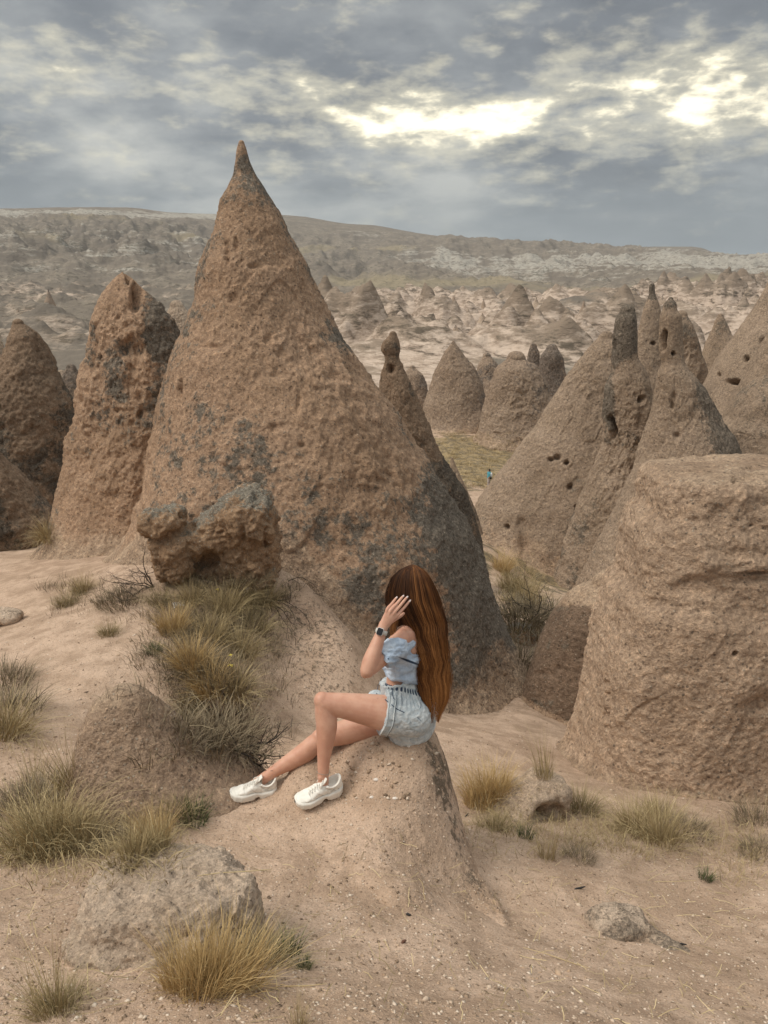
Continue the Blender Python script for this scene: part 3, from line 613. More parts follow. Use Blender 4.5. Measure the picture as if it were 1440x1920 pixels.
def ellip(c, r, rot=None, nu=24, nv=16, e1=1.0, e2=1.0):
    v = []; f = []
    c = Vector(c); M = rot or Matrix.Identity(3)
    pw = lambda a, e: math.copysign(abs(a)**e, a)
    for i in range(nv+1):
        ph = -PI/2+PI*i/nv
        for j in range(nu):
            t = 2*PI*j/nu
            p = Vector((r[0]*pw(math.cos(ph), e1)*pw(math.cos(t), e2), r[1]*pw(math.cos(ph), e1)*pw(math.sin(t), e2), r[2]*pw(math.sin(ph), e1)))
            v.append(c+M@p)
    for i in range(nv):
        for j in range(nu):
            f.append((i*nu+j, i*nu+(j+1) % nu, (i+1)*nu+(j+1) % nu, (i+1)*nu+j))
    return v, f
def rotm(z=0, x=0, y=0): return (Matrix.Rotation(z, 3, 'Z')@Matrix.Rotation(y, 3, 'Y')@Matrix.Rotation(x, 3, 'X'))
def rock_union(name, prims, voxel, mat, amp, size, seed, label, cat='boulder', lich=.3, dents=(), lichf=None):
    v, f, n = remesh(prims, voxel, 3); n = n.astype(float); v = v.astype(float)
    d = amp*(.5*fbm(v*(2.2/size), 3, seed=seed)+.34*(fbm(v*(4/size), 4, .6, ridge=True, seed=seed+1)-.2)+.16*fbm(v*(14/size), 3, .6, seed=seed+2)+.05*fbm(v*(45/size), 2, seed=seed+3))
    P = v+n*d[:, None]; px, py = proj(P)
    for (a, b, r, dep, *an) in dents:
        an = an[0] if an else 1.0
        q = np.sqrt(((px-a)/r)**2+((py-b)/(r*an))**2); P = P-n*((1-sstep(q, .4, 1.0))*(n[:, 1] < 0)*dep)[:, None]
    li = lich+.35*fbm(v*(1.6/size), 3, seed=seed+5)+.25*n[:, 2]
    if lichf is not None: li = li+lichf(px, py)
    org = P.mean(0); org[2] = P[:, 2].min()
    o = mesh_np(name, P, f, mat, origin=org, attrs={'lichen': li}); tag(o, label, cat); return o
# lichen boulder above the scrub slope
c1 = WY(455, 975, 7.6); c2 = WY(400, 1005, 7.5); c3 = WY(305, 980, 7.4); c4 = WY(325, 1035, 7.45); c5 = WY(462, 1040, 7.7); c6 = WY(395, 1050, 7.75)
rock_union('lichen_boulder', [ellip(WY(462, 972, 7.6), (.31, .34, .29), rotm(y=-.3), e1=.75, e2=.8), ellip(WY(400, 1000, 7.58), (.36, .30, .21), rotm(y=-.62), e1=.8, e2=.8), ellip(WY(350, 1015, 7.5), (.2, .22, .16), e1=.7, e2=.7), ellip(c3, (.20, .22, .15), e1=.8, e2=.8), ellip(c4, (.21, .24, .28), e1=.6, e2=.7), ellip(c5, (.34, .33, .42), e1=.6, e2=.7), ellip(c6, (.3, .28, .3))],
 .013, M_bould, .15, .5, 301, 'lumpy boulder crusted with pale lichen, perched above the grassy slope left of the woman', lich=.30,
 lichf=lambda px, py: -.75*blob2(px, py, 300, 1040, 45, 45)-.6*blob2(px, py, 440, 1010, 26, 42)-.6*blob2(px, py, 480, 1030, 14, 40)+.2*blob2(px, py, 400, 940, 120, 40), dents=[(392,1050,22,.07,1.0),(345,965,12,.06,1.0),(455,1005,9,.05,3),(500,1010,7,.05,4),(330,1000,30,.03,.3)])
e_ = WY(305, 1792, 2.17)+Vector((0, .02, .075))
rock_union('foreground_rock', [ellip(e_+Vector((-.01, .06, -.07)), (.29, .25, .23), rotm(z=.12), e1=.5, e2=.55), ellip(e_+Vector((-.10, -.05, -.10)), (.21, .19, .21), rotm(z=-.1), e1=.5, e2=.6), ellip(e_+Vector((.13, .07, -.06)), (.18, .17, .2), e1=.5, e2=.6)],
 .0070, M_slab, .075, .34, 311, 'squat rough rock with a pale hollow in its face, in the left foreground', lich=-.22, dents=[(235,1780,75,.035,.7),(420,1745,60,.03,.8)])
e_ = WY(15, 1905, 1.85)
rock_union('foreground_rock', [ellip(e_+Vector((-.04, .0, -.03)), (.16, .12, .10), e1=.7, e2=.7)], .008, M_slab, .04, .35, 317, 'small brown rock cut off by the bottom left corner', lich=.25)
e_ = WY(990, 1515, 4.55)
rock_union('slab_rock', [ellip(e_+Vector((-.02, 0, -.06)), (.21, .20, .20), rotm(z=.5, y=-.5), e1=.6, e2=.5), ellip(e_+Vector((.12, .10, .02)), (.16, .16, .15), rotm(y=.3), e1=.6, e2=.6), ellip(e_+Vector((-.14, -.08, -.12)), (.12, .12, .12))],
 .011, M_slab, .06, .4, 331, 'arched pale slab of rock in dry grass at the foot of the flat-topped boulder', lich=-.05, dents=[(1030,1530,34,.16,.9)])
e_ = WY(1165, 1735, 3.05)
rock_union('bedrock_ledge', [ellip(e_+Vector((0, .02, -.06)), (.16, .12, .10), rotm(z=.2), e1=.7, e2=.6), ellip(e_+Vector((.16, -.06, -.09)), (.18, .075, .075), rotm(z=-.75), e1=.7, e2=.7), ellip(e_+Vector((.26, -.2, -.10)), (.14, .04, .06), rotm(z=-1.0), e1=.8, e2=.8)],
 .0075, M_slab, .04, .35, 337, 'low grey ledge of bedrock breaking through the sand at lower right', cat='rock', lich=.35)
e_ = WY(18, 1148, 7.6)
rock_union('slab_rock', [ellip(e_+Vector((-.06, 0, -.04)), (.17, .14, .06), rotm(y=.15), e1=.6, e2=.6)], .012, M_slab, .03, .4, 341, 'small flat slab lying on the sandy path at the left edge', cat='rock', lich=.2)
for (px, py, Y, r, lab) in ((975, 1190, 11.3, (.26, .26, .22), 'round grey lichened boulder wedged in the gully, the left one of the pair'), (1005, 1195, 11.7, (.2, .24, .34), 'upright lichened boulder in the gully against the dome-shaped boulder')):
    e_ = WY(px, py, Y)
    rock_union('gully_boulder', [ellip(e_, r), ellip(e_+Vector((.0, .05, -.30)), (r[0]*.9, r[1], .34))], .022, M_bould, .07, .5, 350+px, lab, lich=.5)

# mound at the left of the ledge
loft('rock_mound', [(1294,208,262),(1302,190,276),(1325,168,296),(1360,152,325),(1400,143,366),(1440,138,424),(1465,140,470),(1500,142,500),(1540,150,530),(1600,165,560)],
 3.72, M_mound, skirt=0, pale_topf=lambda px, py, N, P: 1.1*np.clip(N[:, 2]-.45, 0, 1)+.8*(1-sstep(py, 1315, 1350)), cap=.02, expo=2.5, ratio=.95, na=420, nz=300, seed=151, size=.5, amp=.6, chunk=.6, lichen=lambda px, py, N, P: .02-.3*(1-sstep(py, 1330, 1370)),  # top and upward faces coloured paler than the sides
 label='rounded gravelly rock mound left of her feet, rising from the sandy ledge', cat='rock mound')

# seat rock: ridge surface of its own, dipping under the ground all round
SPT = [(775,1362,3.78),(740,1366,3.76),(700,1372,3.76),(650,1386,3.78),(600,1412,3.78),(560,1432,3.76),
 (790,1385,3.62),(740,1400,3.58),(680,1410,3.6),(620,1440,3.62),(800,1450,3.50),(740,1470,3.42),(660,1480,3.48),(812,1520,3.38),(740,1540,3.25),(640,1540,3.30),
 (832,1600,3.22),(740,1610,3.03),(640,1620,2.96),(868,1690,3.02),(760,1690,2.72),(905,1740,2.85),
 (806,1362,3.84),(824,1400,3.88),(838,1450,3.88),(852,1500,3.86),(872,1560,3.80),(900,1620,3.62),(938,1672,3.34),(985,1714,3.06),
 (590,1500,3.46),(540,1500,3.5)]
SP_ = [WY(*p) for p in SPT]
for (xx, yv, zz_) in ((.62,3.9,-3.6),(.60,4.2,-3.8),(.4,4.3,-3.7),(.2,4.25,-3.6),(-.1,4.25,-3.5),(-.4,4.2,-3.4),(.9,3.8,-3.6),(1.0,3.4,-3.4),(.95,3.0,-3.15),(.8,2.7,-2.9),(.5,2.4,-2.7),(.1,2.4,-2.65),(-.3,2.6,-2.7),(-.75,3.0,-2.8),(-.8,3.5,-2.9),(-.6,3.9,-3.0)):
    SP_.append(Vector((xx, yv, zz_+CH)))
SA = np.array([tuple(p) for p in SP_]); SRB = RBF(SA[:, 0], SA[:, 1], SA[:, 2], c=.035)
xs = np.linspace(-.95, 1.15, 460); ys = np.linspace(2.3, 4.4, 460)
Ys, Xs = np.meshgrid(ys, xs, indexing='ij'); x = Xs.ravel(); y = Ys.ravel()
z = SRB(x, y)-1.2*sstep(x-(1.30-.25*y), 0.0, .35); p = np.c_[x, y, z]
kf = 1-.85*np.exp(-(((x+.36)/.40)**2+((y-3.48)/.16)**2))
z += kf*(.022*fbm(p*2.6, 4, seed=161)+.012*fbm(p*9, 4, .6, seed=162)+.006*fbm(p*34, 3, seed=163))
sidef = sstep(x-(.13+.35*(3.9-y)), 0, .10)
z += sidef*.03*(fbm(np.c_[x*7, y*7, z*2.5], 4, .6, ridge=True, seed=164)-.2)
Vs = np.c_[x, y, z]; gz = G(x, y); keep = (z > gz-.05).reshape(460, 460)
F = gridfaces(460, 460); kk = keep.ravel(); F = F[kk[F].any(1)]
used = np.unique(F); remap = -np.ones(len(Vs), int); remap[used] = np.arange(len(used))
spx, spy = proj(Vs)
edge = np.interp(spy, [1360, 1450, 1520, 1600, 1700, 1760], [785, 798, 812, 832, 862, 900])
li = sstep(spx-edge+16*fbm(Vs*7, 4, .6, seed=166), -10, 26)*(1-sstep(spy, 1640, 1740))*(.52+.45*fbm(Vs*5, 4, .6, seed=167))+.10*fbm(Vs*2, 3, seed=165)-.05
seat = mesh_np('seat_rock', Vs[used], remap[F], M_ground, origin=(.2, 3.6, CH-2.6), attrs={'lichen': li[used], 'grassy': 0*li[used]})
tag(seat, 'sloping rock hump with a dark rough right side, on which the woman sits', 'rock mound')
# ------------------------------------------------------------------ thin haze in the valley air
hz_m = bpy.data.materials.new('thin_haze'); hz_m.use_nodes = True; hn = hz_m.node_tree.nodes; hn.remove(hn['Principled BSDF'])
pv = hn.new('ShaderNodeVolumePrincipled'); pv.inputs['Color'].default_value = (.80, .87, .95, 1); pv.inputs['Density'].default_value = .00009; pv.inputs['Anisotropy'].default_value = .2
hz_m.node_tree.links.new(pv.outputs[0], hn['Material Output'].inputs['Volume'])
hx, hy0, hy1, hz0, hz1 = 12000, -300, 12000, float(min(Vh[:, 2].min(), Vg[:, 2].min()))-6, float(Vh[:, 2].max())+8
hv0 = np.array([(a, b, c) for a in (-hx, hx) for b in (hy0, hy1) for c in (hz0, hz1)])
hzo = mesh_np('haze', hv0, np.array([(0, 1, 3, 2), (4, 6, 7, 5), (0, 4, 5, 1), (2, 3, 7, 6), (0, 2, 6, 4), (1, 5, 7, 3)]), hz_m, smooth=False); tag(hzo, 'thin haze between the near cones and the far plateau', kind='stuff')
# ------------------------------------------------------------------ vegetation
bpy.context.view_layer.update()
DG = bpy.context.evaluated_depsgraph_get()
def pick(px, py):
    d = W(px, py, 1.0)-Vector((0, 0, CH)); d.normalize()
    o_ = Vector((0, 0, CH)); h = sc.ray_cast(DG, o_, d)
    return (h[1], h[2]) if h[0] and h[4].name != 'haze' else (None, None)
def drop(x, y, z=40):
    h = sc.ray_cast(DG, Vector((x, y, z)), Vector((0, 0, -1)))
    return (h[1], h[2]) if h[0] else (None, None)
def plant_mat(name, c0, c1, c2, rough=.75):
    m, t, b = new_mat(name)
    a = t.node('ShaderNodeAttribute', attribute_name='tint').outputs['Fac']
    c = t.ramp(a, [(0, c0), (.5, c1), (1, c2)])
    t.put(b.inputs['Base Color'], c); b.inputs['Roughness'].default_value = rough; b.inputs['Specular IOR Level'].default_value = .2
    return m
M_straw = plant_mat('dry_grass', (.16, .125, .062), (.36, .275, .145), (.60, .475, .27))
M_gold = plant_mat('golden_grass', (.22, .145, .06), (.47, .325, .15), (.66, .50, .26))
M_olive = plant_mat('olive_grass', (.125, .10, .05), (.29, .23, .12), (.52, .41, .23))
M_green = plant_mat('green_grass', (.035, .055, .022), (.08, .10, .04), (.17, .17, .08))
M_twig = plant_mat('dead_twig', (.022, .017, .014), (.05, .036, .027), (.13, .10, .075))
M_litter = plant_mat('dead_thatch', (.085, .066, .046), (.20, .155, .10), (.40, .32, .20))
def blades(n, R_, h, lean=.6, w=.0028, seed=1, droop=.5, wind=(0, 0), up=1.0, nseg=5):
    r = np.random.RandomState(seed)
    ang = r.uniform(0, 2*PI, n); rad = R_*np.sqrt(r.uniform(0, 1, n))
    root = np.c_[rad*np.cos(ang), rad*np.sin(ang), np.full(n, -.02*h)]
    out = np.c_[np.cos(ang), np.sin(ang)]*(.25+.75*(rad/R_))[:, None]+r.normal(0, .35, (n, 2))+np.array(wind)
    L = h*r.uniform(.45, 1.1, n)*(1-.25*rad/R_); le = lean*r.uniform(.4, 1.3, n)
    t = np.linspace(0, 1, nseg+1)
    k = (t[None]**1.5)*le[:, None]
    pos = root[:, None, :]+np.concatenate([out[:, None, :]*(k*L[:, None])[..., None], (L[:, None]*(t[None]*up-droop*le[:, None]*t[None]**2.6*.7))[..., None]], 2)
    pos += np.cumsum(r.normal(0, .012, (n, nseg+1, 3))*L[:, None, None], 1)*t[None, :, None]
    a2 = r.uniform(0, PI, n); side = np.c_[np.cos(a2), np.sin(a2), 0*a2]
    ww = w*r.uniform(.5, 1.3, n)
    wt = (1-t**2*.85)
    off = side[:, None, :]*(ww[:, None]*wt[None])[..., None]*.5
    A = pos-off; B = pos+off
    V = np.stack([A, B], 2).reshape(-1, 3)
    m = nseg+1; base = (np.arange(n)*m*2)[:, None]; k = np.arange(nseg)[None]*2
    F = np.stack([base+k, base+k+1, base+k+3, base+k+2], -1).reshape(-1, 4)
    tint = np.repeat(np.clip(r.normal(.5, .22, n), 0, 1), m*2)*.75+np.tile(np.repeat(t, 2), n)*.25
    return V, F, tint
def merge(parts):
    V = []; F = []; T = []; o = 0
    for v, f, t in parts: V.append(v); F.append(f+o); T.append(t); o += len(v)
    return np.concatenate(V), np.concatenate(F), np.concatenate(T)
def align(n, f=.5):
    z = Vector((n[0]*f, n[1]*f, 1)).normalized(); return z.to_track_quat('Z', 'Y').to_matrix()
TUFT = {}
def tuft_mesh(kind, seed):
    if (kind, seed) in TUFT: return TUFT[(kind, seed)]
    if kind == 'straw': p = [blades(300, .12, .34, 1.0, .0030, seed, .8), blades(120, .07, .40, .5, .0026, seed+70, .3), blades(160, .17, .10, 1.3, .003, seed+90, .5)]; mt = M_straw
    elif kind == 'gold': p = [blades(460, .10, .33, .62, .0028, seed, .45), blades(160, .10, .16, .9, .003, seed+50, .6)]; mt = M_gold
    elif kind == 'olive': p = [blades(300, .12, .26, 1.05, .0030, seed, .75), blades(70, .08, .36, .5, .0024, seed+70, .3), blades(170, .18, .09, 1.3, .003, seed+90, .5)]; mt = M_olive
    elif kind == 'green': p = [blades(180, .05, .13, .7, .0026, seed, .5)]; mt = M_green
    elif kind == 'thin': p = [blades(60, .05, .42, .35, .0024, seed, .2), blades(90, .06, .15, .8, .0026, seed+9, .5)]; mt = M_straw
    elif kind == 'scrub': p = [blades(520, .17, .17, 1.1, .0034, seed, .6)]; mt = M_litter
    V, F, T = merge(p); TUFT[(kind, seed)] = (V, F, T, mt); return TUFT[(kind, seed)]
FIRST = {}
def tuft(kind, seed, px, py, s, label, group=None, cat='grass tuft', sz=None, rz=None, loc=None, name=None, wind=None):
    if loc is None:
        loc, n = pick(px, py)
    else: n = Vector((0, 0, 1))
    if loc is None: return
    s = s*1.28
    nm = name or {'straw': 'dry_grass_tuft', 'gold': 'golden_grass_tuft', 'olive': 'olive_grass_tuft', 'green': 'green_grass_tuft', 'thin': 'thin_grass_stalks', 'scrub': 'dead_scrub_tuft'}[kind]
    key = (kind, seed)
    if key in FIRST: o = FIRST[key].copy(); COL.objects.link(o)
    else:
        V, F, T, mt = tuft_mesh(kind, seed); o = mesh_np(nm, V, F, mt, smooth=False, attrs={'tint': T}); FIRST[key] = o
    o.location = loc; R_ = align(n, .35).to_4x4()@Matrix.Rotation(rz if rz is not None else random.uniform(0, 6.28), 4, 'Z')
    if wind: R_ = Matrix.Rotation(wind, 4, 'Y')@R_
    o.rotation_euler = R_.to_euler(); o.scale = (s, s, s*(sz or 1))
    return tag(o, label, cat, group)
# left foreground clumps
tuft('straw', 1, 92, 1592, 1.12, 'biggest bushy straw tussock, left of the rounded mound', wind=-.35, sz=.95)
tuft('olive', 2, 50, 1600, 1.05, 'olive tussock leaning out at the left edge beside the biggest tussock', wind=-.3)
tuft('straw', 3, 150, 1588, .75, 'straw tussock against the left foot of the rounded mound', wind=-.15)
tuft('scrub', 4, 100, 1500, 1.0, 'grey-brown dead scrub behind the biggest tussock at left', cat='scrub')
tuft('scrub', 5, 40, 1520, .9, 'grey-brown dead scrub at the left edge behind the tussocks', cat='scrub')
tuft('thin', 6, 130, 1470, .85, 'thin dry seed stalks rising behind the tussocks at the left foot of the mound')
tuft('thin', 7, 60, 1480, .8, 'thin dry stalks near the left edge above the tussocks')
tuft('gold', 8, 290, 1575, .55, 'pale dry grass clump in front of the rounded mound')
tuft('olive', 9, 330, 1535, .55, 'olive grass clump in the hollow in front of the mound')
tuft('green', 10, 362, 1540, 1.05, 'small dense green grass clump to the right of the mound')
tuft('thin', 11, 250, 1610, .62, 'sparse straw stalks just above the left foreground rock')
tuft('thin', 12, 300, 1590, .62, 'sparse straw stalks behind the right end of the left foreground rock')
tuft('olive', 13, 270, 1600, .42, 'low scruffy grass between the mound and the foreground rock')
tuft('scrub', 14, 215, 1590, .55, 'dead scrub between the biggest tussock and the foreground rock', cat='scrub')
# by the foreground rock
tuft('gold', 21, 430, 1850, .66, 'tall golden grass clump sweeping over the right end of the foreground rock', wind=.28)
tuft('gold', 22, 385, 1862, .6, 'golden grass blades arching in front of the foreground rock', wind=.32)
tuft('olive', 23, 490, 1815, .6, 'olive grass at the right of the golden clump by the foreground rock', wind=.15)
tuft('green', 24, 540, 1790, .7, 'low green sprig at the right end of the foreground grass')
tuft('green', 25, 572, 1815, .35, 'tiny green sprig on bare sand right of the foreground grass')
tuft('gold', 26, 345, 1850, .5, 'short dry grass at the foot of the foreground rock')
tuft('thin', 27, 95, 1900, .62, 'spray of long dry blades by the small rock in the bottom left corner', wind=-.2)
tuft('olive', 28, 110, 1895, .42, 'short olive grass by the small rock in the bottom left corner')
tuft('thin', 29, 560, 1925, .3, 'a few dry blades at the bottom edge')
# far left edge
tuft('scrub', 31, 8, 1340, 1.25, 'dark dead scrub cut off by the left edge beside the sandy path', cat='scrub')
tuft('straw', 32, 12, 1380, 1.0, 'straw grass cut off by the left edge beside the sandy path', wind=.3)
tuft('scrub', 33, 5, 1280, 1.1, 'dead scrub at the left edge above the straw grass', cat='scrub')
# slope below the lichen boulder
G1 = 'grass clumps on the slope below the lichen boulder'
lst = [('gold', 41, 325, 1185, .95, 'bright golden grass clump at the left of the slope, below the white tissue'), ('gold', 42, 360, 1250, 1.0, 'golden clump in the middle of the slope above the mound'),
 ('gold', 43, 395, 1295, .9, 'golden clump just above the dark hollow'), ('straw', 44, 420, 1150, 1.05, 'tall straw clump directly under the lichen boulder'), ('straw', 45, 395, 1200, 1.0, 'straw clump in the centre of the slope'),
 ('olive', 46, 450, 1130, 1.0, 'olive clump under the right end of the lichen boulder'), ('olive', 47, 480, 1180, 1.0, 'olive clump at the upper right of the slope'), ('straw', 48, 450, 1230, 1.0, 'straw clump near the yellow flowers'),
 ('olive', 49, 350, 1330, .7, 'olive clump tucked behind the peak of the rounded mound'), ('olive', 50, 395, 1370, .8, 'olive clump low in the hollow behind the mound'), ('straw', 51, 440, 1300, .9, 'straw clump right of the dark hollow'),
 ('straw', 52, 360, 1130, .8, 'straw clump left of centre under the lichen boulder'), ('olive', 53, 300, 1130, .7, 'olive clump by the bare branches left of the boulder'), ('straw', 54, 155, 1110, .75, 'dry clump on the sand left of the bare branches'),
 ('olive', 55, 125, 1135, .7, 'olive clump farthest left on the sandy slope'), ('olive', 56, 205, 1190, .55, 'pale tuft alone on the sandy path'), ('green', 57, 290, 1225, 1.0, 'small green tuft alone on the sand left of the golden clumps'),
 ('straw', 58, 500, 1130, .8, 'dry clump at the right end of the slope against the tall cone'), ('scrub', 59, 230, 1130, 1.1, 'grey scrub beneath the bare branches'), ('scrub', 60, 470, 1090, .9, 'dead scrub at the foot of the lichen boulder'),
 ('straw', 61, 92, 1010, 1.1, 'dry grass in the notch between the dark slope and the blunt cone'), ('scrub', 62, 410, 1340, 1.2, 'dark dead scrub in the hollow behind the mound'), ('scrub', 63, 430, 1390, 1.2, 'dark dead scrub deep in the hollow by her shoe')]
for k, sd_, px, py, s, lab in lst: tuft(k, sd_, px, py, s, lab, G1)
# right side
lst = [('gold', 71, 905, 1510, .95, 'rusty tall grass clump left of the arched slab'), ('gold', 72, 930, 1490, .8, 'tall dry grass just behind the arched slab'), ('olive', 73, 925, 1555, .6, 'olive grass at the left foot of the arched slab'),
 ('thin', 74, 1020, 1455, .85, 'fine dry grass standing behind the arched slab'), ('olive', 75, 1090, 1520, .8, 'olive grass at the foot of the flat-topped boulder, right of the slab'), ('straw', 76, 1190, 1560, .8, 'spreading straw tussock on the sand in front of the flat-topped boulder'),
 ('straw', 77, 1240, 1580, .85, 'flat spreading tussock right of the straw one in front of the boulder'), ('olive', 78, 1230, 1530, .7, 'olive tuft behind the spreading tussocks'), ('thin', 79, 1025, 1610, .7, 'thin pale blades standing alone right of the seat rock'),
 ('green', 80, 985, 1570, .7, 'green sprig in front of the arched slab'), ('green', 81, 1322, 1650, .6, 'tiny green plant alone on the gravel at the right'), ('scrub', 82, 1290, 1560, .7, 'thin grey scrub right of the tussocks'), ('scrub', 83, 1085, 1610, .45, 'pale grey dry sprig on the gravel'),
 ('scrub', 84, 1425, 1545, .8, 'reddish dry scrub at the right edge'), ('scrub', 85, 1430, 1600, .6, 'reddish low litter plant at the right edge'),
 ('straw', 86, 985, 1130, 2.0, 'golden grass in the gully between the cones'), ('straw', 87, 965, 1110, 2.2, 'dry grass along the gully behind the tall cone'), ('gold', 88, 940, 1070, 2.2, 'grass high in the gully by the slanting cone'), ('scrub', 89, 1000, 1170, 2.6, 'dark scrub bush above the gully boulders'), ('scrub', 90, 975, 1165, 2.2, 'grey scrub above the round gully boulder'),
 ('scrub', 91, 985, 1245, 1.8, 'dark scrub below the gully boulders')]
for k, sd_, px, py, s, lab in lst: tuft(k, sd_, px, py, s, lab)
# ground thatch on the slope: nobody could count it
def pick3(px, py):
    d = W(px, py, 1.0)-Vector((0, 0, CH)); d.normalize(); h = sc.ray_cast(DG, Vector((0, 0, CH)), d)
    return h[4].name.split('.')[0] if h[0] else ''
def scatter(name, n, dens, mat, mk, label, seed=1, box=(0, 1440, 1000, 1920), smooth=False, zmin=.35, ymin=0):
    r = random.Random(seed); parts = []; c = 0; tries = 0
    while c < n and tries < n*12:
        tries += 1; px, py = r.uniform(box[0], box[1]), r.uniform(box[2], box[3])
        if r.random() > dens(px, py): continue
        l, nn = pick(px, py)
        if name in ('gravel', 'pebbles', 'straw_litter') and pick3(px, py) not in ('ground', 'seat_rock'): continue
        if l is None or nn.z < zmin or l.y < ymin: continue
        parts.append(mk(l, nn, r)); c += 1
    V, F, T = merge(parts); o = mesh_np(name, V, F, mat, smooth=smooth, attrs={'tint': T}); tag(o, label, 'ground cover', kind='stuff'); return o
def bl(n, R_, h, lean, w): 
    return lambda l, nn, r: (lambda b: (b[0]*r.uniform(.6, 1.4)+np.array(l), b[1], b[2]))(blades(n, R_, h, lean, w, r.randrange(99999), .5, nseg=3))
g2 = lambda px, py, a, b, c, d: math.exp(-(((px-a)/c)**2+((py-b)/d)**2))
scatter('slope_thatch', 1000, lambda x, y: max(g2(x, y, 400, 1210, 85, 120), .9*g2(x, y, 400, 1370, 60, 50), .4*g2(x, y, 150, 1120, 70, 25), .8*g2(x,y,480,1130,50,40)), M_litter, bl(18, .08, .15, 1.0, .004), 'tangled dead grass matting the slope under the lichen boulder', 3, (60, 620, 1060, 1440))
scatter('left_thatch', 480, lambda x, y: max(g2(x, y, 120, 1570, 100, 55), .6*g2(x, y, 260, 1600, 60, 30), .8*g2(x, y, 0, 1340, 35, 60)), M_straw, bl(10, .06, .09, 1.2, .0028), 'dead grass litter around the tussocks at the left', 4, (0, 360, 1250, 1680))
scatter('right_thatch', 620, lambda x, y: max(g2(x, y, 1150, 1560, 160, 40), .7*g2(x, y, 930, 1530, 60, 50), .5*g2(x, y, 1400, 1580, 60, 60)), M_straw, bl(9, .06, .09, 1.25, .0026), 'dead grass litter in front of the flat-topped boulder', 5, (860, 1440, 1460, 1700))
scatter('gully_grass', 420, lambda x, y: 1.0, M_straw, bl(16, .35, .42, .9, .022), 'yellowing grass and low scrub on the valley floor near the hiker', 6, (825, 965, 810, 920), ymin=45)
scatter('gully_grass', 160, lambda x, y: g2(x, y, 975, 1110, 40, 60), M_olive, bl(16, .14, .22, .9, .011), 'rough grass filling the gully behind the tall cone', 8, (925, 1060, 1020, 1250), ymin=11)
# gravel and stone chips
def chip(smin, smax, flat=.6):
    octa = np.array([[1, 0, 0], [-1, 0, 0], [0, 1, 0], [0, -1, 0], [0, 0, 1], [0, 0, -1]], float)
    fc = np.array([[0, 2, 4], [2, 1, 4], [1, 3, 4], [3, 0, 4], [2, 0, 5], [1, 2, 5], [3, 1, 5], [0, 3, 5]])
    def f(l, nn, r):
        s = smin+(smax-smin)*r.random()**3.5; a = r.uniform(0, 6.28); c, s_ = math.cos(a), math.sin(a)
        v = octa*np.array([r.uniform(.7, 1.4), r.uniform(.5, 1), flat*r.uniform(.6, 1.2)])*s+np.array([[r.uniform(-.25, .25)*s for _ in range(3)] for _ in range(6)])
        v = v@np.array([[c, s_, 0], [-s_, c, 0], [0, 0, 1]])
        return v+np.array(l), fc, np.full(6, r.random())
    return f
M_chip = plant_mat('stone_chips', (.16, .115, .08), (.42, .30, .205), (.64, .54, .44), .95)
scatter('gravel', 10500, lambda x, y: .35+.65*min(1, max(0, (y-1450)/300)), M_chip, chip(.0020, .011), 'fine gravel strewn over the sandy foreground', 11, (0, 1440, 1500, 1920))
scatter('gravel', 2600, lambda x, y: 1, M_chip, chip(.004, .018), 'grit and small stones on the slopes behind the woman', 12, (0, 1440, 1130, 1500))
scatter('pebbles', 60, lambda x, y: 1, M_chip, chip(.010, .022, .7), 'scattered larger pebbles on the foreground sand', 13, (350, 1440, 1560, 1910))
def longstraw(l, nn, r):
    a = r.uniform(0, 6.28); L = r.uniform(.04, .16); n = 5; t = np.linspace(-.5, .5, n)
    c = np.c_[np.cos(a)*t*L, np.sin(a)*t*L, .004+0*t]+np.cumsum(np.array([[r.gauss(0, .004) for _ in range(3)] for _ in range(n)]), 0)+np.array(l)
    s = np.array([-math.sin(a), math.cos(a), .3])*.0011
    V = np.stack([c-s, c+s], 1).reshape(-1, 3); k = np.arange(n-1)*2
    return V, np.stack([k, k+1, k+3, k+2], -1), np.full(2*n, r.random())
scatter('straw_litter', 420, lambda x, y: .3+.7*g2(x, y, 1250, 1650, 220, 120)+.5*g2(x, y, 150, 1650, 200, 60), M_straw, longstraw, 'broken straws lying on the sand', 14, (0, 1440, 1560, 1915))

# bare branches
def tube(path, rad, ns=5):
    P = np.array(path, float); n = len(P); T = np.gradient(P, axis=0); T /= np.maximum(np.linalg.norm(T, axis=1, keepdims=True), 1e-9)
    ref = np.array([.31, .17, .93]); A = np.cross(T, ref); A /= np.maximum(np.linalg.norm(A, axis=1, keepdims=True), 1e-9); B = np.cross(T, A)
    th = np.linspace(0, 2*PI, ns, endpoint=False); r = np.broadcast_to(np.asarray(rad, float), (n,))
    V = P[:, None]+r[:, None, None]*(np.cos(th)[None, :, None]*A[:, None]+np.sin(th)[None, :, None]*B[:, None])
    return V.reshape(-1, 3), gridfaces(n, ns, wrap=True)
def branch(start, d, L, r0, depth, R_, out, spread=.75, grav=0.0):
    n = 7; p = Vector(start); d = Vector(d).normalized(); pts = [tuple(p)]
    for i in range(n):
        d = (d+Vector((R_.gauss(0, .22), R_.gauss(0, .22), R_.gauss(0, .2)-grav))).normalized(); p = p+d*L/n; pts.append(tuple(p))
        if depth > 0 and i > 0 and R_.random() < .75:
            branch(p, (d+Vector((R_.gauss(0, spread), R_.gauss(0, spread), R_.gauss(0, spread)))), L*R_.uniform(.35, .65), r0*(1-i/n*.6)*.6, depth-1, R_, out, spread, grav)
    v, f = tube(pts, np.linspace(r0, r0*.35, n+1), 4); out.append((v, f, np.full(len(v), R_.uniform(.1, .8))))
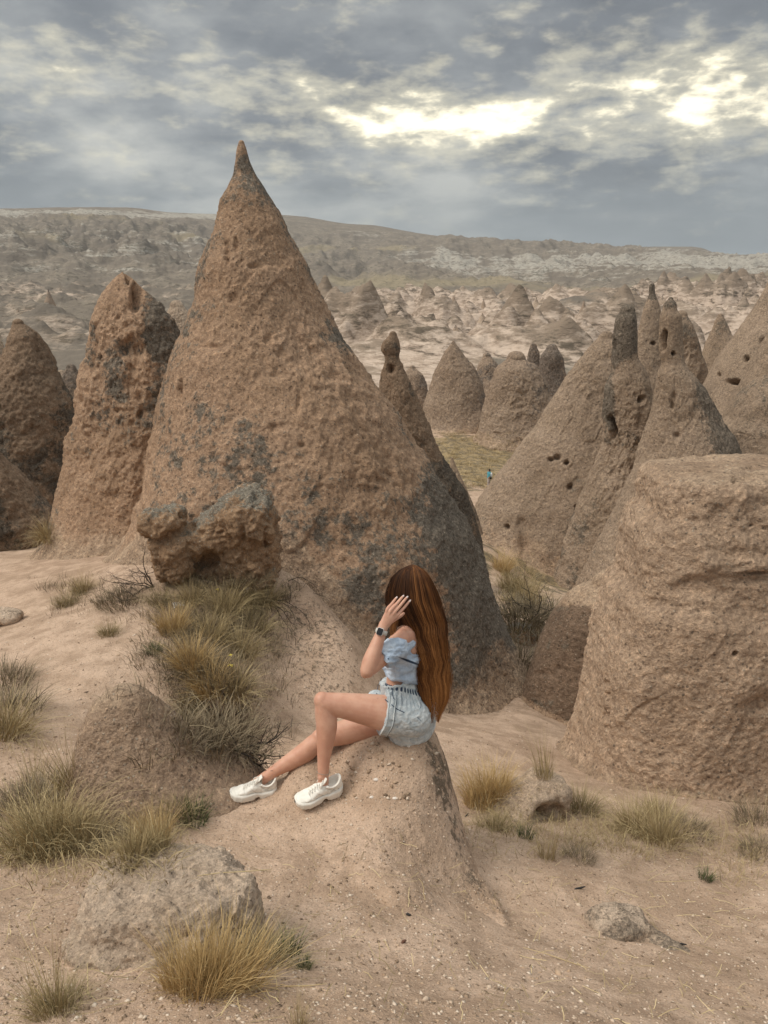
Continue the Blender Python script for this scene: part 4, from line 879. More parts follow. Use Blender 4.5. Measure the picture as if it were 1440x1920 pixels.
def shrub(px, py, dirs, L, r0, depth, seed, label, name='bare_shrub', grav=0, mat=M_twig, spread=.75):
    l, n = pick(px, py); R_ = random.Random(seed); out = []
    root = Vector(l)-Vector((0, 0, .02))
    for d in dirs: branch(Vector((0, 0, 0)), d, L*R_.uniform(.8, 1.15), r0, depth, R_, out, spread, grav)
    V, F, T = merge(out); o = mesh_np(name, V, F, mat, attrs={'tint': T}); o.location = root; tag(o, label, 'shrub')
shrub(290, 1100, [(-1, -.2, .7), (-1, 0, .35), (-.7, -.3, 1), (-.9, .3, .1), (-.5, 0, .9)], .42, .007, 3, 5, 'bare dark branches reaching left from under the lichen boulder')
shrub(262, 1120, [(-1, -.2, .2), (-.8, -.3, .5)], .3, .006, 2, 6, 'low bare twigs left of the boulder, below the larger branches')
shrub(500, 1120, [(1, -.3, -.15), (1, -.4, -.4), (.8, -.6, -.3), (.9, -.2, .1)], .50, .006, 3, 7, 'tangle of dark roots and twigs trailing down the cone right of the boulder', grav=.10, spread=.55)
shrub(530, 1085, [(1, -.3, .05), (.9, -.5, -.2)], .45, .005, 2, 8, 'thin dark twig arching right against the tall cone', grav=.12, spread=.35)
shrub(425, 1345, [(.5, -.2, 1), (-.2, -.3, .8), (.8, -.3, .6), (.3, -.5, .5), (-.5, -.3, .6)], .36, .007, 3, 9, 'dark leafless shrub in the hollow above her shoe')
shrub(440, 1400, [(1, -.3, .3), (.6, -.4, 0), (.9, -.2, -.1), (0, -.5, .4)], .36, .007, 3, 10, 'dark fallen branches deep in the hollow behind her shoe')
shrub(470, 1415, [(.8, -.3, .3), (.2, -.4, -.3), (1, 0, .5)], .26, .006, 3, 12, 'small dark twigs just above her far shoe')
shrub(995, 1165, [(.3, 0, 1), (-.5, 0, 1), (.9, 0, .6), (-.9, 0, .5), (0, -.4, 1), (.5, -.3, .8)], .8, .012, 3, 13, 'leafless grey bush in the gully above the two boulders')
shrub(335, 1255, [(.1, -.1, 1), (.3, 0, 1), (-.2, 0, 1)], .2, .003, 1, 14, 'thin pale dead stems by the golden clumps', mat=M_straw)
shrub(1215, 1575, [(.6, -.3, .9), (-.4, -.2, 1), (1, 0, .5)], .3, .0022, 1, 15, 'wiry dry flower stems over the spreading tussock', mat=M_straw, spread=.4)
# yellow everlasting flowers
M_yel = simple_mat('yellow_petals', (.62, .50, .10), .7)
for (px, py, h, lab) in ((437, 1248, .10, 'lower yellow flower head on the grassy slope'), (436, 1236, .14, 'upper yellow flower head on the grassy slope'), (412, 1105, .10, 'yellow flower under the lichen boulder')):
    l, n = pick(px, py+12)
    if l is None: continue
    l = l+Vector((0, -.08, 0)); root = empty('yellow_flower', l); tag(root, lab, 'flower')
    v, f = tube([(0, 0, -.03), (.005, 0, h*.5), (0, 0, h)], .0018); mesh_np('stem', v, f, M_olive, parent=root, attrs={'tint': np.full(len(v), .5)}).location = (0, 0, 0)
    pp = []
    for k in range(7):
        c = Vector((random.gauss(0, .008), random.gauss(0, .008), h+random.gauss(0, .005))); v, f = ellip(c, (.007, .007, .005), nu=6, nv=4); pp.append((np.array([tuple(q) for q in v]), np.array(f), np.zeros(len(v))))
    V, F, T = merge(pp); mesh_np('flower_head', V, F, M_yel, parent=root).location = (0, 0, 0)
# small loose things
M_white = simple_mat('white_paper', (.78, .78, .78), .6)
l, n = pick(336, 1134)
r = np.random.RandomState(4); gx, gy = np.meshgrid(np.linspace(-.06, .06, 12), np.linspace(-.035, .035, 8)); v = np.c_[gx.ravel(), gy.ravel(), .012+.016*fbm(np.c_[gx.ravel()*40, gy.ravel()*40, 0*gx.ravel()], 3, seed=77)]
V = np.r_[v, v+[0, 0, -.002]]; f = gridfaces(8, 12); F = np.r_[f, f[:, ::-1]+len(v)]
o = mesh_np('crumpled_tissue', V, F, M_white, smooth=False); o.location = l; o.rotation_euler = align(n, 1).to_euler(); tag(o, 'crumpled white tissue lying on the sand under the lichen boulder', 'litter')
M_black = simple_mat('charred_wood', (.03, .028, .027), .7)
def stick(px, py, L, r_, ang, lab, mat=M_black, name='stick', attrs=False):
    l, n = pick(px, py); c, s_ = math.cos(ang), math.sin(ang)
    v, f = tube([(-c*L/2, -s_*L/2, .004), (-c*L*.2, -s_*L*.2+.002, .007), (c*L*.2, s_*L*.2, .005), (c*L/2, s_*L/2, .006)], [r_*.6, r_, r_, r_*.5], 7)
    o = mesh_np(name, v, f, mat, attrs={'tint': np.full(len(v), .75)}); o.location = l; tag(o, lab, 'stick')
stick(1086, 1667, .075, .005, .35, 'short black stick on the sand right of the seat rock')
stick(1280, 1772, .035, .004, -.1, 'tiny black twig beside the grey bedrock ledge')
stick(766, 1717, .02, .0055, -.2, 'little black chip of wood on the sand below the seat rock')
stick(757, 1768, .022, .006, .8, 'reddish brown bit of bark on the foreground sand', simple_mat('bark', (.12, .06, .04), .9))
stick(875, 1530, .05, .004, 1.0, 'dark twig by the rusty grass clump')
for (px, py, L, a, lab) in ((440, 1638, .26, .12, 'long straw stem lying on the sand right of the foreground rock'), (560, 1852, .17, .1, 'straw stem lying on the sand near the bottom edge'), (165, 1862, .22, -1.2, 'bent straw stem by the bottom left rock'), (1240, 1655, .4, .05, 'long dry stem lying on the gravel at the right'), (1050, 1800, .30, -.4, 'thin dark root lying on the sand at lower right')):
    stick(px, py, L, .0016, a, lab, M_straw, 'straw_stem')
# pale stones by her seat
M_ps = simple_mat('white_pebble', (.66, .60, .54), .9)
for (px, py, s, lab) in ((753, 1397, .010, 'white pebble stuck in the rock under her thigh, the left one'), (766, 1399, .008, 'white pebble stuck in the rock under her thigh, the right one'), (705, 1462, .011, 'pale pebble embedded in the middle of the seat rock'), (697, 1495, .009, 'small pinkish pebble low on the seat rock'), (740, 1497, .010, 'pale pebble embedded right of the middle of the seat rock')):
    l, n = pick(px, py)
    v, f = ellip((0, 0, 0), (s*1.3, s, s*.8), nu=10, nv=7); v = np.array([tuple(q) for q in v]); v += .25*s*fbm(v/s*1.2, 2, seed=int(px))[:, None]*v/s
    o = mesh_np('pebble', v, np.array(f), M_ps); o.location = l; tag(o, lab, 'pebble')
# ------------------------------------------------------------------ the seated woman
def chain(pts, rads, ref=(0, 0, 1), ns=20, sub=5, flat0=False, flat1=False):
    """closed tapering tube through joints; rads = r or (ra along ref side, rb across)"""
    P = np.array([tuple(p) for p in pts], float); Rr = np.array([(r, r) if not isinstance(r, (tuple, list)) else r for r in rads], float)
    n = len(P)
    if n > 2:
        t = np.arange(n); tt = np.linspace(0, n-1, (n-1)*sub+1)
        def cr(A):
            o = []
            for q in tt:
                i = min(int(q), n-2); u = q-i; p0 = A[max(i-1, 0)]; p1 = A[i]; p2 = A[i+1]; p3 = A[min(i+2, n-1)]
                o.append(.5*((2*p1)+(-p0+p2)*u+(2*p0-5*p1+4*p2-p3)*u*u+(-p0+3*p1-3*p2+p3)*u**3))
            return np.array(o)
        P = cr(P); Rr = cr(Rr)
    else:
        tt = np.linspace(0, 1, 8)[:, None]; P = P[0]+(P[1]-P[0])*tt; Rr = Rr[0]+(Rr[1]-Rr[0])*tt
    T = np.gradient(P, axis=0); T /= np.linalg.norm(T, axis=1, keepdims=True)
    A = np.array(ref, float)-T*(T@np.array(ref, float))[:, None]; A /= np.linalg.norm(A, axis=1, keepdims=True); B = np.cross(T, A)
    rings = []
    def cap(i, s):
        o = []
        for a in (80, 60, 40, 20):
            a = math.radians(a); r = Rr[i].mean()
            o.append((P[i]+T[i]*s*r*math.sin(a)*.9, Rr[i]*math.cos(a), A[i], B[i]))
        return o
    c0 = [] if flat0 else cap(0, -1); c1 = [] if flat1 else cap(-1, 1)[::-1]
    seq = c0+[(P[i], Rr[i], A[i], B[i]) for i in range(len(P))]+c1
    th = np.linspace(0, 2*PI, ns, endpoint=False); V = []
    for (p, r, a, b) in seq: V.append(p+np.cos(th)[:, None]*a*r[0]+np.sin(th)[:, None]*b*r[1])
    V = np.concatenate(V); m = len(seq); F = [tuple(q) for q in gridfaces(m, ns, wrap=True)]
    V = np.r_[V, [seq[0][0]], [seq[-1][0]]]
    for j in range(ns): F.append((j, len(V)-2, (j+1) % ns)); F.append(((m-1)*ns+j, (m-1)*ns+(j+1) % ns, len(V)-1))
    return [tuple(v) for v in V], F
def skin_mat():
    m, t, b = new_mat('skin')
    pos = t.node('ShaderNodeNewGeometry').outputs['Position']
    n = t.noise(pos, 22, 4, .6); n2 = t.noise(pos, 260, 2, .5); n3 = t.noise(pos, 7, 2, .5)
    c = t.mix(t.ss(t.m('ADD', t.m('MULTIPLY', n, .5), t.m('MULTIPLY', n3, .5)), .38, .62), (.60, .345, .245), (.52, .27, .185))
    t.put(b.inputs['Base Color'], c); b.inputs['Roughness'].default_value = .48; b.inputs['Specular IOR Level'].default_value = .4
    b.inputs['Subsurface Weight'].default_value = .12; b.inputs['Subsurface Radius'].default_value = (.6, .25, .12); b.inputs['Subsurface Scale'].default_value = .02
    bp = t.node('ShaderNodeBump'); bp.inputs['Strength'].default_value = .15; bp.inputs['Distance'].default_value = .001
    t.put(bp.inputs['Height'], n2); t.l.new(bp.outputs[0], b.inputs['Normal']); return m
M_skin = skin_mat()
al = math.radians(28); Fd = Vector((-math.cos(al), math.sin(al), 0)); Lf = Vector((-math.sin(al), -math.cos(al), 0))
pel = W(770, 1338, 4.14); waist = W(757, 1280, 4.13); ribs = W(765, 1240, 4.12); chest = W(772, 1205, 4.11); shl = W(776, 1183, 4.11); nb = W(775, 1166, 4.10); neck = W(771, 1148, 4.10); headc = W(769, 1110, 4.10)
hipL = W(768, 1343, 4.05); kneeL = W(608, 1318, 3.96); ankL = W(606, 1452, 3.98)
hipR = W(775, 1343, 4.24); kneeR = W(603, 1384, 4.17); ankR = W(492, 1461, 4.18)
shL = W(755, 1196, 3.985); elL = W(689, 1258, 3.86); wrL = W(717, 1179, 3.88)
shR = shl-Lf*.16+Vector((0, 0, -.03)); elR = W(768, 1265, 4.38); wrR = W(745, 1312, 4.33)
def lerp(a, b, t): return a+(b-a)*t
prims = []
tr = tuple(Lf)
prims.append(chain([pel+Vector((0, 0, -.045)), pel, lerp(pel, waist, .5), waist, ribs, chest, shl, nb], [(.15, .11), (.168, .122), (.150, .110), (.116, .088), (.128, .096), (.145, .10), (.135, .075), (.065, .06)], tr, 28, 6))
prims.append(chain([nb, neck, headc], [(.058, .058), (.05, .052), (.05, .055)], tr))
# head with face (turned away from the camera)
hd = Fd*.62+Vector((0, .78, 0)); hd.normalize(); hs = Vector((hd.y, -hd.x, 0)); HM = Matrix((hs, hd, Vector((0, 0, 1)))).transposed()
prims.append(ellip(headc+Vector((0, 0, .012)), (.074, .092, .095), HM)); prims.append(ellip(headc+hd*.03+Vector((0, 0, -.045)), (.056, .062, .068), HM))
prims.append(ellip(headc+hd*.088+Vector((0, 0, -.075)), (.022, .02, .02), HM))
prims.append(chain([headc+hd*.090+Vector((0, 0, .012)), headc+hd*.112+Vector((0, 0, -.028))], [.007, .012], hs))
for s in (-1, 1):
    prims.append(ellip(headc+hd*.004+hs*s*.076+Vector((0, 0, -.015)), (.007, .018, .03), HM))
    prims.append(ellip(headc+hd*.086+hs*s*.032+Vector((0, 0, .004)), (.015, .008, .008), HM))
    prims.append(ellip(headc+hd*.088+hs*s*.03+Vector((0, 0, .026)), (.02, .008, .006), HM))
prims.append(ellip(headc+hd*.094+Vector((0, 0, -.050)), (.022, .010, .0055), HM)); prims.append(ellip(headc+hd*.092+Vector((0, 0, -.059)), (.020, .010, .006), HM))
# legs
for (h, k, a, s) in ((hipL, kneeL, ankL, 1), (hipR, kneeR, ankR, -1)):
    bk = Vector((.5, 0, -.5)) if s == 1 else Vector((.3, 0, -.7))
    d = (k-h)
    prims.append(chain([h, lerp(h, k, .25)+Vector((0, 0, -.004)), lerp(h, k, .5), lerp(h, k, .78)+Vector((0, 0, .002)), k], [(.100, .098), (.096, .094), (.082, .080), (.066, .062), (.055, .052)], (0, 0, 1), 24, 6))
    prims.append(ellip(k+(k-h).normalized()*.012+(Vector((0, 0, .012)) if s == 1 else Vector((0, 0, .008))), (.042, .044, .046)))
    sh = a-k; back = (h-k).normalized(); back = (back-sh.normalized()*back.dot(sh.normalized())).normalized()
    prims.append(chain([k, lerp(k, a, .14)+back*.004, lerp(k, a, .30)+back*.014, lerp(k, a, .52)+back*.010, lerp(k, a, .78)+back*.002, a, a+sh.normalized()*.05], [(.050, .049), (.052, .050), (.055, .052), (.047, .045), (.034, .033), (.029, .031), (.03, .03)], tuple(back), 24, 6))
    prims.append(ellip(a+Lf*.024*s+sh.normalized()*.006, (.014, .014, .016)))
# left arm, raised
prims.append(chain([shL, lerp(shL, elL, .35), lerp(shL, elL, .72), elL], [(.052, .05), (.048, .047), (.043, .041), (.036, .036)], (0, 0, 1)))
prims.append(ellip(elL+Vector((-.010, -.002, -.010)), (.026, .026, .028)))
prims.append(ellip(shL+Vector((.015, .03, .0)), (.058, .06, .055)))
fr = (wrL-elL)
prims.append(chain([elL, lerp(elL, wrL, .22), lerp(elL, wrL, .5), lerp(elL, wrL, .8), wrL, lerp(elL, wrL, 1.06)], [(.038, .038), (.043, .042), (.037, .037), (.029, .027), (.0265, .021), (.027, .018)], (1, 0, 0)))
prims.append(chain([shR, lerp(shR, elR, .5), elR], [.05, .044, .036])); prims.append(chain([elR, lerp(elR, wrR, .4), wrR], [.038, .036, .024]))
bv, bf, bn = remesh(prims, .0045, 7)
# hand, finer, welded into the same skin mesh afterwards
kn = [W(727, 1141, 3.885), W(733, 1143.5, 3.883), W(739, 1148, 3.888), W(744, 1154, 3.896)]
tips = [W(742.5, 1121.5, 3.93), W(755.0, 1118.5, 3.945), W(762.5, 1120.5, 3.95), W(767.5, 1127.5, 3.955)]
hp = []
fw = [.0078, .0086, .0088, .0080]
for i in range(4):
    k0, tp = kn[i], tips[i]; dv = tp-k0; bow = Vector((0, -.007, .001))
    hp.append(chain([lerp(wrL, k0, .35), lerp(wrL, k0, .75), k0+Vector((0, -.002, 0)), lerp(k0, tp, .42)+bow, lerp(k0, tp, .74)+bow*.7, tp], [fw[i]*1.35, fw[i]*1.3, fw[i]*1.18, fw[i]*.98, fw[i]*.88, fw[i]*.68], (0, 1, 0), 14, 5))
hp.append(chain([lerp(wrL, kn[1], -.25), lerp(wrL, kn[1], .1), lerp(wrL, lerp(kn[1], kn[2], .5), .55), lerp(wrL, lerp(kn[1], kn[2], .5), .9)], [(.019, .024), (.017, .025), (.0135, .031), (.010, .031)], (0, 1, 0), 20, 5))
# thumb leaves the side of the palm and closes under the fingers
tb = W(731, 1166, 3.90)
hp.append(chain([lerp(wrL, tb, .2), tb, W(742, 1160, 3.93), W(751, 1155, 3.955), W(757, 1150, 3.965)], [.013, .014, .0105, .009, .007], (0, 1, 0), 14, 5))
hp.append(chain([lerp(elL, wrL, .86), lerp(elL, wrL, 1.0), lerp(elL, wrL, 1.12)], [(.027, .0225), (.0262, .0205), (.025, .018)], (1, 0, 0), 20, 5))
# right hand resting at her lap
kd = Vector((-.8, -.1, -.3)).normalized(); ku = Vector((0, -1, .2)).normalized()
hp.append(chain([wrR+kd*-.02, wrR+kd*.03, wrR+kd*.08], [(.013, .024), (.013, .034), (.010, .034)], tuple(kd.cross(ku)), 16, 4))
for i in range(4):
    b0 = wrR+kd*.075+ku*(.024-.016*i); L_ = (.06, .07, .065, .05)[i]
    hp.append(chain([b0-kd*.02, b0, b0+kd*L_*.5+Vector((0, 0, .004)), b0+kd*L_+Vector((0, 0, -.014))], [.009, .0085, .0078, .006], tuple(ku), 12, 4))
hp.append(chain([wrR+ku*.02, wrR+kd*.03+ku*.045, wrR+kd*.07+ku*.052], [.012, .010, .007], tuple(kd), 12, 4))
hv, hf, hn = remesh(hp, .0017, 3)
# keep body left wrist hidden inside the hand's wrist overlap
V = np.r_[bv, hv]; F = np.r_[bf, hf+len(bv)]
person = empty('person', tuple((pel.x, pel.y, CH-2.55)))
tag(person, 'woman with very long wavy auburn hair sitting on a rock hump, hand to her head, in denim shorts and white sneakers', 'person')
person['label'] = 'woman with long auburn hair, seated on the rock hump, hand raised to her head'
mesh_np('body', V, F, M_skin, parent=person)
# nails
M_nail = simple_mat('pale_nail_polish', (.80, .66, .62), .25, .5)
for i in range(4):
    tp = tips[i]; dv = (tp-kn[i]).normalized(); c = tp+dv*.004+Vector((0, -.0052, .001))
    side = dv.cross(Vector((0, -1, 0))).normalized(); nrm = side.cross(dv)
    v, f = ellip(c, (.0048, .0100, .0022), Matrix((side, dv, nrm)).transposed(), 12, 8)
    o = mesh_np('fingernail', np.array([tuple(q) for q in v]), np.array(f), M_nail, parent=person)

# --- denim cloth
def denim_mat(name, A, B, C, sc_=1.0, stripe=False):
    m, t, b = new_mat(name)
    pos = t.node('ShaderNodeNewGeometry').outputs['Position']
    n = t.noise(pos, 16*sc_, 6, .65, .4); n2 = t.noise(pos, 60, 3, .6); n3 = t.noise(t.vm('MULTIPLY', pos, (1, 1, 2.5)), 34, 5, .7, 1.0)
    at = t.node('ShaderNodeAttribute', attribute_name='dye').outputs['Fac']
    c = t.mix(t.ss(n, .40, .62), A, B)
    c = t.mix(t.m('MULTIPLY', t.ss(n3, .56, .68), .5), c, C)
    c = t.mix(t.ss(at, .35, .75), c, (.035, .052, .085))
    c = t.mix(.5, c, t.ramp(n2, [(.3, (.8, .8, .8)), (.7, (1.12, 1.12, 1.12))]), 'MULTIPLY')
    t.put(b.inputs['Base Color'], c); b.inputs['Roughness'].default_value = .9; b.inputs['Specular IOR Level'].default_value = .15
    bp = t.node('ShaderNodeBump'); bp.inputs['Strength'].default_value = .5; bp.inputs['Distance'].default_value = .004
    t.put(bp.inputs['Height'], t.m('ADD', n3, t.m('MULTIPLY', n2, .4))); t.l.new(bp.outputs[0], b.inputs['Normal']); return m
M_den = denim_mat('washed_denim', (.40, .45, .48), (.56, .59, .60), (.17, .225, .29), 2.0)
M_top = denim_mat('pale_blue_cotton', (.36, .44, .55), (.52, .59, .68), (.26, .33, .43), .7)
def cloth(name, prims, voxel, mat, folds, seed, smooth=5, dye=None, k=1.0):
    v, f, n = remesh(prims, voxel, smooth); v = v.astype(float); n = n.astype(float)
    v = v+n*folds(v, n)[:, None]
    px, py = proj(v)
    return mesh_np(name, v, f, mat, parent=person, attrs={'dye': (dye(px, py, v) if dye else 0*px)})
cuffL0 = lerp(hipL, kneeL, .06); cuffL1 = lerp(hipL, kneeL, .31)+Vector((0, 0, 0)); cuffR1 = lerp(hipR, kneeR, .33)
up = (waist-pel).normalized()
sp = [chain([pel+Vector((.005, 0, -.05)), pel, lerp(pel, waist, .5), lerp(pel, waist, .80)-Fd*-.004, lerp(pel, waist, 1.14)], [(.165, .125), (.184, .140), (.172, .136), (.148, .122), (.136, .112)], tr, 30, 6, flat1=True)]
for (h, c1_, k_) in ((hipL, cuffL1, kneeL), (hipR, cuffR1, kneeR)):
    dd = (k_-h).normalized(); ax = dd
    sp.append(chain([h+Vector((.02, 0, -.0)), lerp(h, c1_, .5), c1_], [(.108, .106), (.112, .108), (.112, .106)], (0, 0, 1), 26, 5, flat1=True))
    sp.append(chain([c1_-dd*.030, c1_+dd*.006], [(.116, .110), (.116, .110)], (0, 0, 1), 26, 3, flat0=True, flat1=True))
sp.append(ellip(W(704, 1306, 4.16), (.045, .05, .028)))
def sh_folds(v, n):
    r = fbm(v@np.diag([1, 1, 2.0])*16, 3, .5, ridge=True, seed=501)
    g = np.clip((v[:, 2]-(waist.z-.055))/.03, 0, 1)
    a = np.arctan2(v[:, 1]-waist.y, v[:, 0]-waist.x)
    return .0040*(r-.3)*(1-g)+.0025*(fbm(v*46, 2, .5, ridge=True, seed=503)-.3)*(1-g)+.004*np.sin(a*46+3*np.sin(a*5))*g
def sh_dye(px, py, v):
    band = np.interp(px, [712, 750, 790], [1283, 1291, 1302])       # the gathered dark waistband
    a = np.arctan2(v[:, 1]-waist.y, v[:, 0]-waist.x)
    g = np.exp(-((py-band)/6.0)**4)*(.62+.38*np.sin(a*46+3*np.sin(a*5)))*(px > 722)
    return g+.18*fbm(v*30, 3, seed=77)
cloth('shorts', sp, .0042, M_den, sh_folds, 1, 4, sh_dye)
# frilled paper-bag top of the waistband
fv = []; nring = 120; F2 = (Fd-up*Fd.dot(up)).normalized(); L2 = (Lf-up*Lf.dot(up)).normalized()
for j, (hh, rr_) in enumerate(((-.012, 0), (.004, .002), (.018, .007), (.020, .003), (.006, -.003), (-.012, -.004))):
    for i in range(nring):
        a = 2*PI*i/nring; wv = .0045*math.sin(a*31+2*math.sin(a*4))*(hh+.012)/.03
        c = waist+up*(.012+hh+.003*math.sin(a*17)*(hh > 0)); e1, e2 = .134+rr_+wv, .110+rr_+wv
        fv.append(tuple(c+L2*math.cos(a)*e1+F2*math.sin(a)*e2))
mesh_np('waistband_frill', np.array(fv), gridfaces(6, nring, wrap=True), M_den, parent=person, attrs={'dye': np.full(len(fv), .05)})
def strip(name, pts, r, mat, dye=0.0, par=None, ns=6):
    v, f = tube([tuple(p) for p in pts], r, ns); return mesh_np(name, v, f, mat, parent=par or person, attrs={'dye': np.full(len(v), dye), 'tint': np.full(len(v), .5)})
M_seam = simple_mat('dark_stitching', (.05, .075, .12), .9)
def onbody(pl, dgz=None):
    """photo points onto the garments' real surface"""
    o = []
    for (px, py) in pl:
        l, n = pick(px, py)
        if l is not None: o.append(Vector(l)+n*.0015)
    return o
bpy.context.view_layer.update(); DG = bpy.context.evaluated_depsgraph_get()
for pl in ([(715, 1272), (709, 1285), (706, 1300), (708, 1310)], [(737, 1290), (735, 1300), (738, 1310), (742, 1314)], [(752, 1299), (754, 1318), (750, 1332)], [(722, 1312), (735, 1322), (745, 1330), (758, 1336)], [(790, 1303), (789, 1325), (783, 1345), (790, 1352)]):
    p = onbody(pl)
    if len(p) > 2: strip('drawstring' if pl[0][0] < 740 else 'seam', p, .0022 if pl[0][0] < 740 else .0011, M_seam)
M_hem = denim_mat('denim_hem', (.50, .55, .57), (.60, .63, .63), (.30, .35, .39), 2.0)
for (h, c1_, k_) in ((hipL, cuffL1, kneeL), (hipR, cuffR1, kneeR)):
    dd = (k_-h).normalized(); a_u = (Vector((0, 0, 1))-dd*dd.z).normalized(); a_s = dd.cross(a_u)
    for (o_, rr_, th_, mt, nm) in ((.003, .001, .0035, M_hem, 'hem'), (-.030, .0025, .0030, M_hem, 'hem'), (-.0345, .0015, .0012, M_seam, 'seam')):
        strip(nm, [c1_+dd*(o_+.0025*math.sin(a*5))+a_u*math.cos(a)*(.1145+rr_+.0015*math.sin(a*7))+a_s*math.sin(a)*(.1090+rr_) for a in np.linspace(0, 2*PI, 60)], th_, mt)
# --- off-the-shoulder top
tp_ = [chain([lerp(waist, ribs, .34), ribs, lerp(ribs, chest, .5), lerp(ribs, chest, .8)], [(.140, .112), (.146, .116), (.158, .120), (.162, .118)], tr, 30, 6, flat0=True, flat1=True)]
# wrapped bands over the chest and round the upper arm
tp_.append(chain([lerp(shL, elL, .12)+Vector((.03, .03, -.03)), lerp(shL, elL, .34)+Vector((.008, 0, -.006)), lerp(shL, elL, .62)], [(.062, .060), (.064, .062), (.064, .060)], (0, 0, 1), 24, 5, flat1=True))
tp_.append(chain([lerp(shR, elR, .15), lerp(shR, elR, .5)], [.062, .062], (0, 0, 1)))
def ringchain(cz, tilt, ra, rb, rt, n=26):
    out = []
    for i in range(n+1):
        a = 2*PI*i/n; out.append(cz+Lf*math.cos(a)*ra+Fd*math.sin(a)*rb+Vector((0, 0, tilt*math.cos(a+.5))))
    return chain(out, [(rt, rt*.55)]*(n+1), (0, 0, 1), 12, 2)
tp_.append(ringchain(chest+Vector((0, 0, -.030)), -.012, .158, .112, .022)); tp_.append(ringchain(chest+Vector((0, 0, -.07)), .014, .154, .116, .016))
def tp_folds(v, n):
    q = v@np.array([[.8, .2, .5], [-.3, .9, 0], [-.9, 0, 1.4]])
    r = fbm(q*11, 3, .5, ridge=True, seed=511); r2 = fbm(q*24, 3, .5, ridge=True, seed=512)
    return .014*(r-.3)+.006*(r2-.3)
cloth('top', tp_, .0042, M_top, tp_folds, 2, 4, lambda px, py, v: .95*np.exp(-(((px-768-(py-1240)*1.0)/18)**2+((py-1240-(px-768)*.35)/3.2)**2))+.5*np.exp(-(((px-733)/8)**2+((py-1206-(px-733)*.8)/2.5)**2)))
bpy.context.view_layer.update(); DG = bpy.context.evaluated_depsgraph_get()
for (px, py, nm) in ((728, 1235, 'button'),):
    l, n = pick(px, py)
    v, f = ellip((0, 0, 0), (.0045, .0045, .002), align(n, 1), 10, 6); mesh_np(nm, np.array([tuple(Vector(q)+l) for q in v]), np.array(f), M_seam, parent=person)

# --- hair: a full mass and thousands of wavy strands
def hair_mat():
    m, t, b = new_mat('auburn_hair')
    a = t.node('ShaderNodeAttribute', attribute_name='tint').outputs['Fac']
    k = t.node('ShaderNodeAttribute', attribute_name='along').outputs['Fac']
    base = t.ramp(a, [(0, (.018, .007, .003)), (.45, (.062, .023, .008)), (.8, (.145, .055, .017)), (1, (.26, .11, .035))])
    tip = t.ramp(a, [(0, (.06, .021, .007)), (.5, (.20, .078, .024)), (1, (.42, .19, .065))])
    c = t.mix(t.ss(k, .35, 1.0), base, tip)
    t.put(b.inputs['Base Color'], c); b.inputs['Roughness'].default_value = .55; b.inputs['Specular IOR Level'].default_value = .12
    return m
M_hair = hair_mat()
PYS = [1058, 1061, 1068, 1082, 1105, 1130, 1150, 1175, 1200, 1230, 1260, 1285, 1310, 1330, 1356]
LEFT = [773, 764, 751, 738, 731, 731, 740, 756, 769, 777, 783, 786, 790, 797, 808]
RIGH = [774, 782, 793, 804, 813, 820, 825, 830, 833, 836, 839, 839, 837, 831, 822]
FRNT = [4.11, 4.075, 4.04, 4.012, 3.995, 3.985, 3.98, 3.985, 3.985, 3.985, 3.985, 3.985, 3.99, 4.0, 4.02]
BACK_ = [4.12, 4.17, 4.20, 4.215, 4.225, 4.225, 4.20, 4.16, 4.14, 4.12, 4.11, 4.10, 4.09, 4.08, 4.06]
def HI(tab, y): return np.interp(y, PYS, tab)
def hairpos(s, q, y):
    """s across -1..1, q around: >0 toward the camera"""
    l, r = HI(LEFT, y), HI(RIGH, y); f, bk = HI(FRNT, y), HI(BACK_, y)
    px = (l+r)/2+(r-l)/2*s; d = (f+bk)/2-(bk-f)/2*q
    a = (px-720)/FPX*d; b = (y-960)/FPX*d
    return np.stack([a, d*CP-b*SP, CH-d*SP-b*CP], -1)
hair = empty('hair', person.location); hair.parent = person; hair.location = (0, 0, 0)
ny, na_ = 90, 72
y_ = 1058.2+(np.linspace(0, 1, ny)**1.25)*236; th = np.linspace(0, 2*PI, na_, endpoint=False); Yh, Th = np.meshgrid(y_, th, indexing='ij')
ksh = .93*np.sqrt(np.clip((1297-Yh)/60, .01, 1)); hv_ = hairpos(np.cos(Th)*ksh, np.sin(Th)*ksh, Yh)
gr_ = vn(np.c_[Th.ravel()*5.5+2*vn(np.c_[Th.ravel()*2, Yh.ravel()*.02, 0*Yh.ravel()]), Yh.ravel()*.012, 0*Yh.ravel()]).reshape(Yh.shape)
hv_ = hv_+(np.stack([np.cos(Th), -np.sin(Th), 0*Th], -1))*(gr_*.016*np.clip((Yh-1061)/60, 0, 1))[..., None]
hv_ = hv_.reshape(-1, 3); Fh = list(map(tuple, gridfaces(ny, na_, wrap=True, flip=True)))
nV = len(hv_); hv_ = np.r_[hv_, [hv_[:na_].mean(0)], [hv_[-na_:].mean(0)]]
Ft = np.array([(j, (j+1) % na_, nV) for j in range(na_)]+[((ny-1)*na_+(j+1) % na_, (ny-1)*na_+j, nV+1) for j in range(na_)])
tint = np.r_[np.clip(.32+.35*gr_.ravel(), 0, 1), .3, .3]*.7; alo = np.r_[((Yh-1061)/285).ravel(), 0, 1]
mesh_np('hair_mass', hv_, [np.array(Fh), Ft], M_hair, attrs={'tint': tint, 'along': alo}).parent = hair
bpy.data.objects['hair_mass'].location = -Vector(person.location)
r = np.random.RandomState(9); NS = 7000; NP = 26
phi = r.uniform(-.25*PI, 1.25*PI, NS); lock = np.round(phi*15+r.normal(0, .6, NS)); 
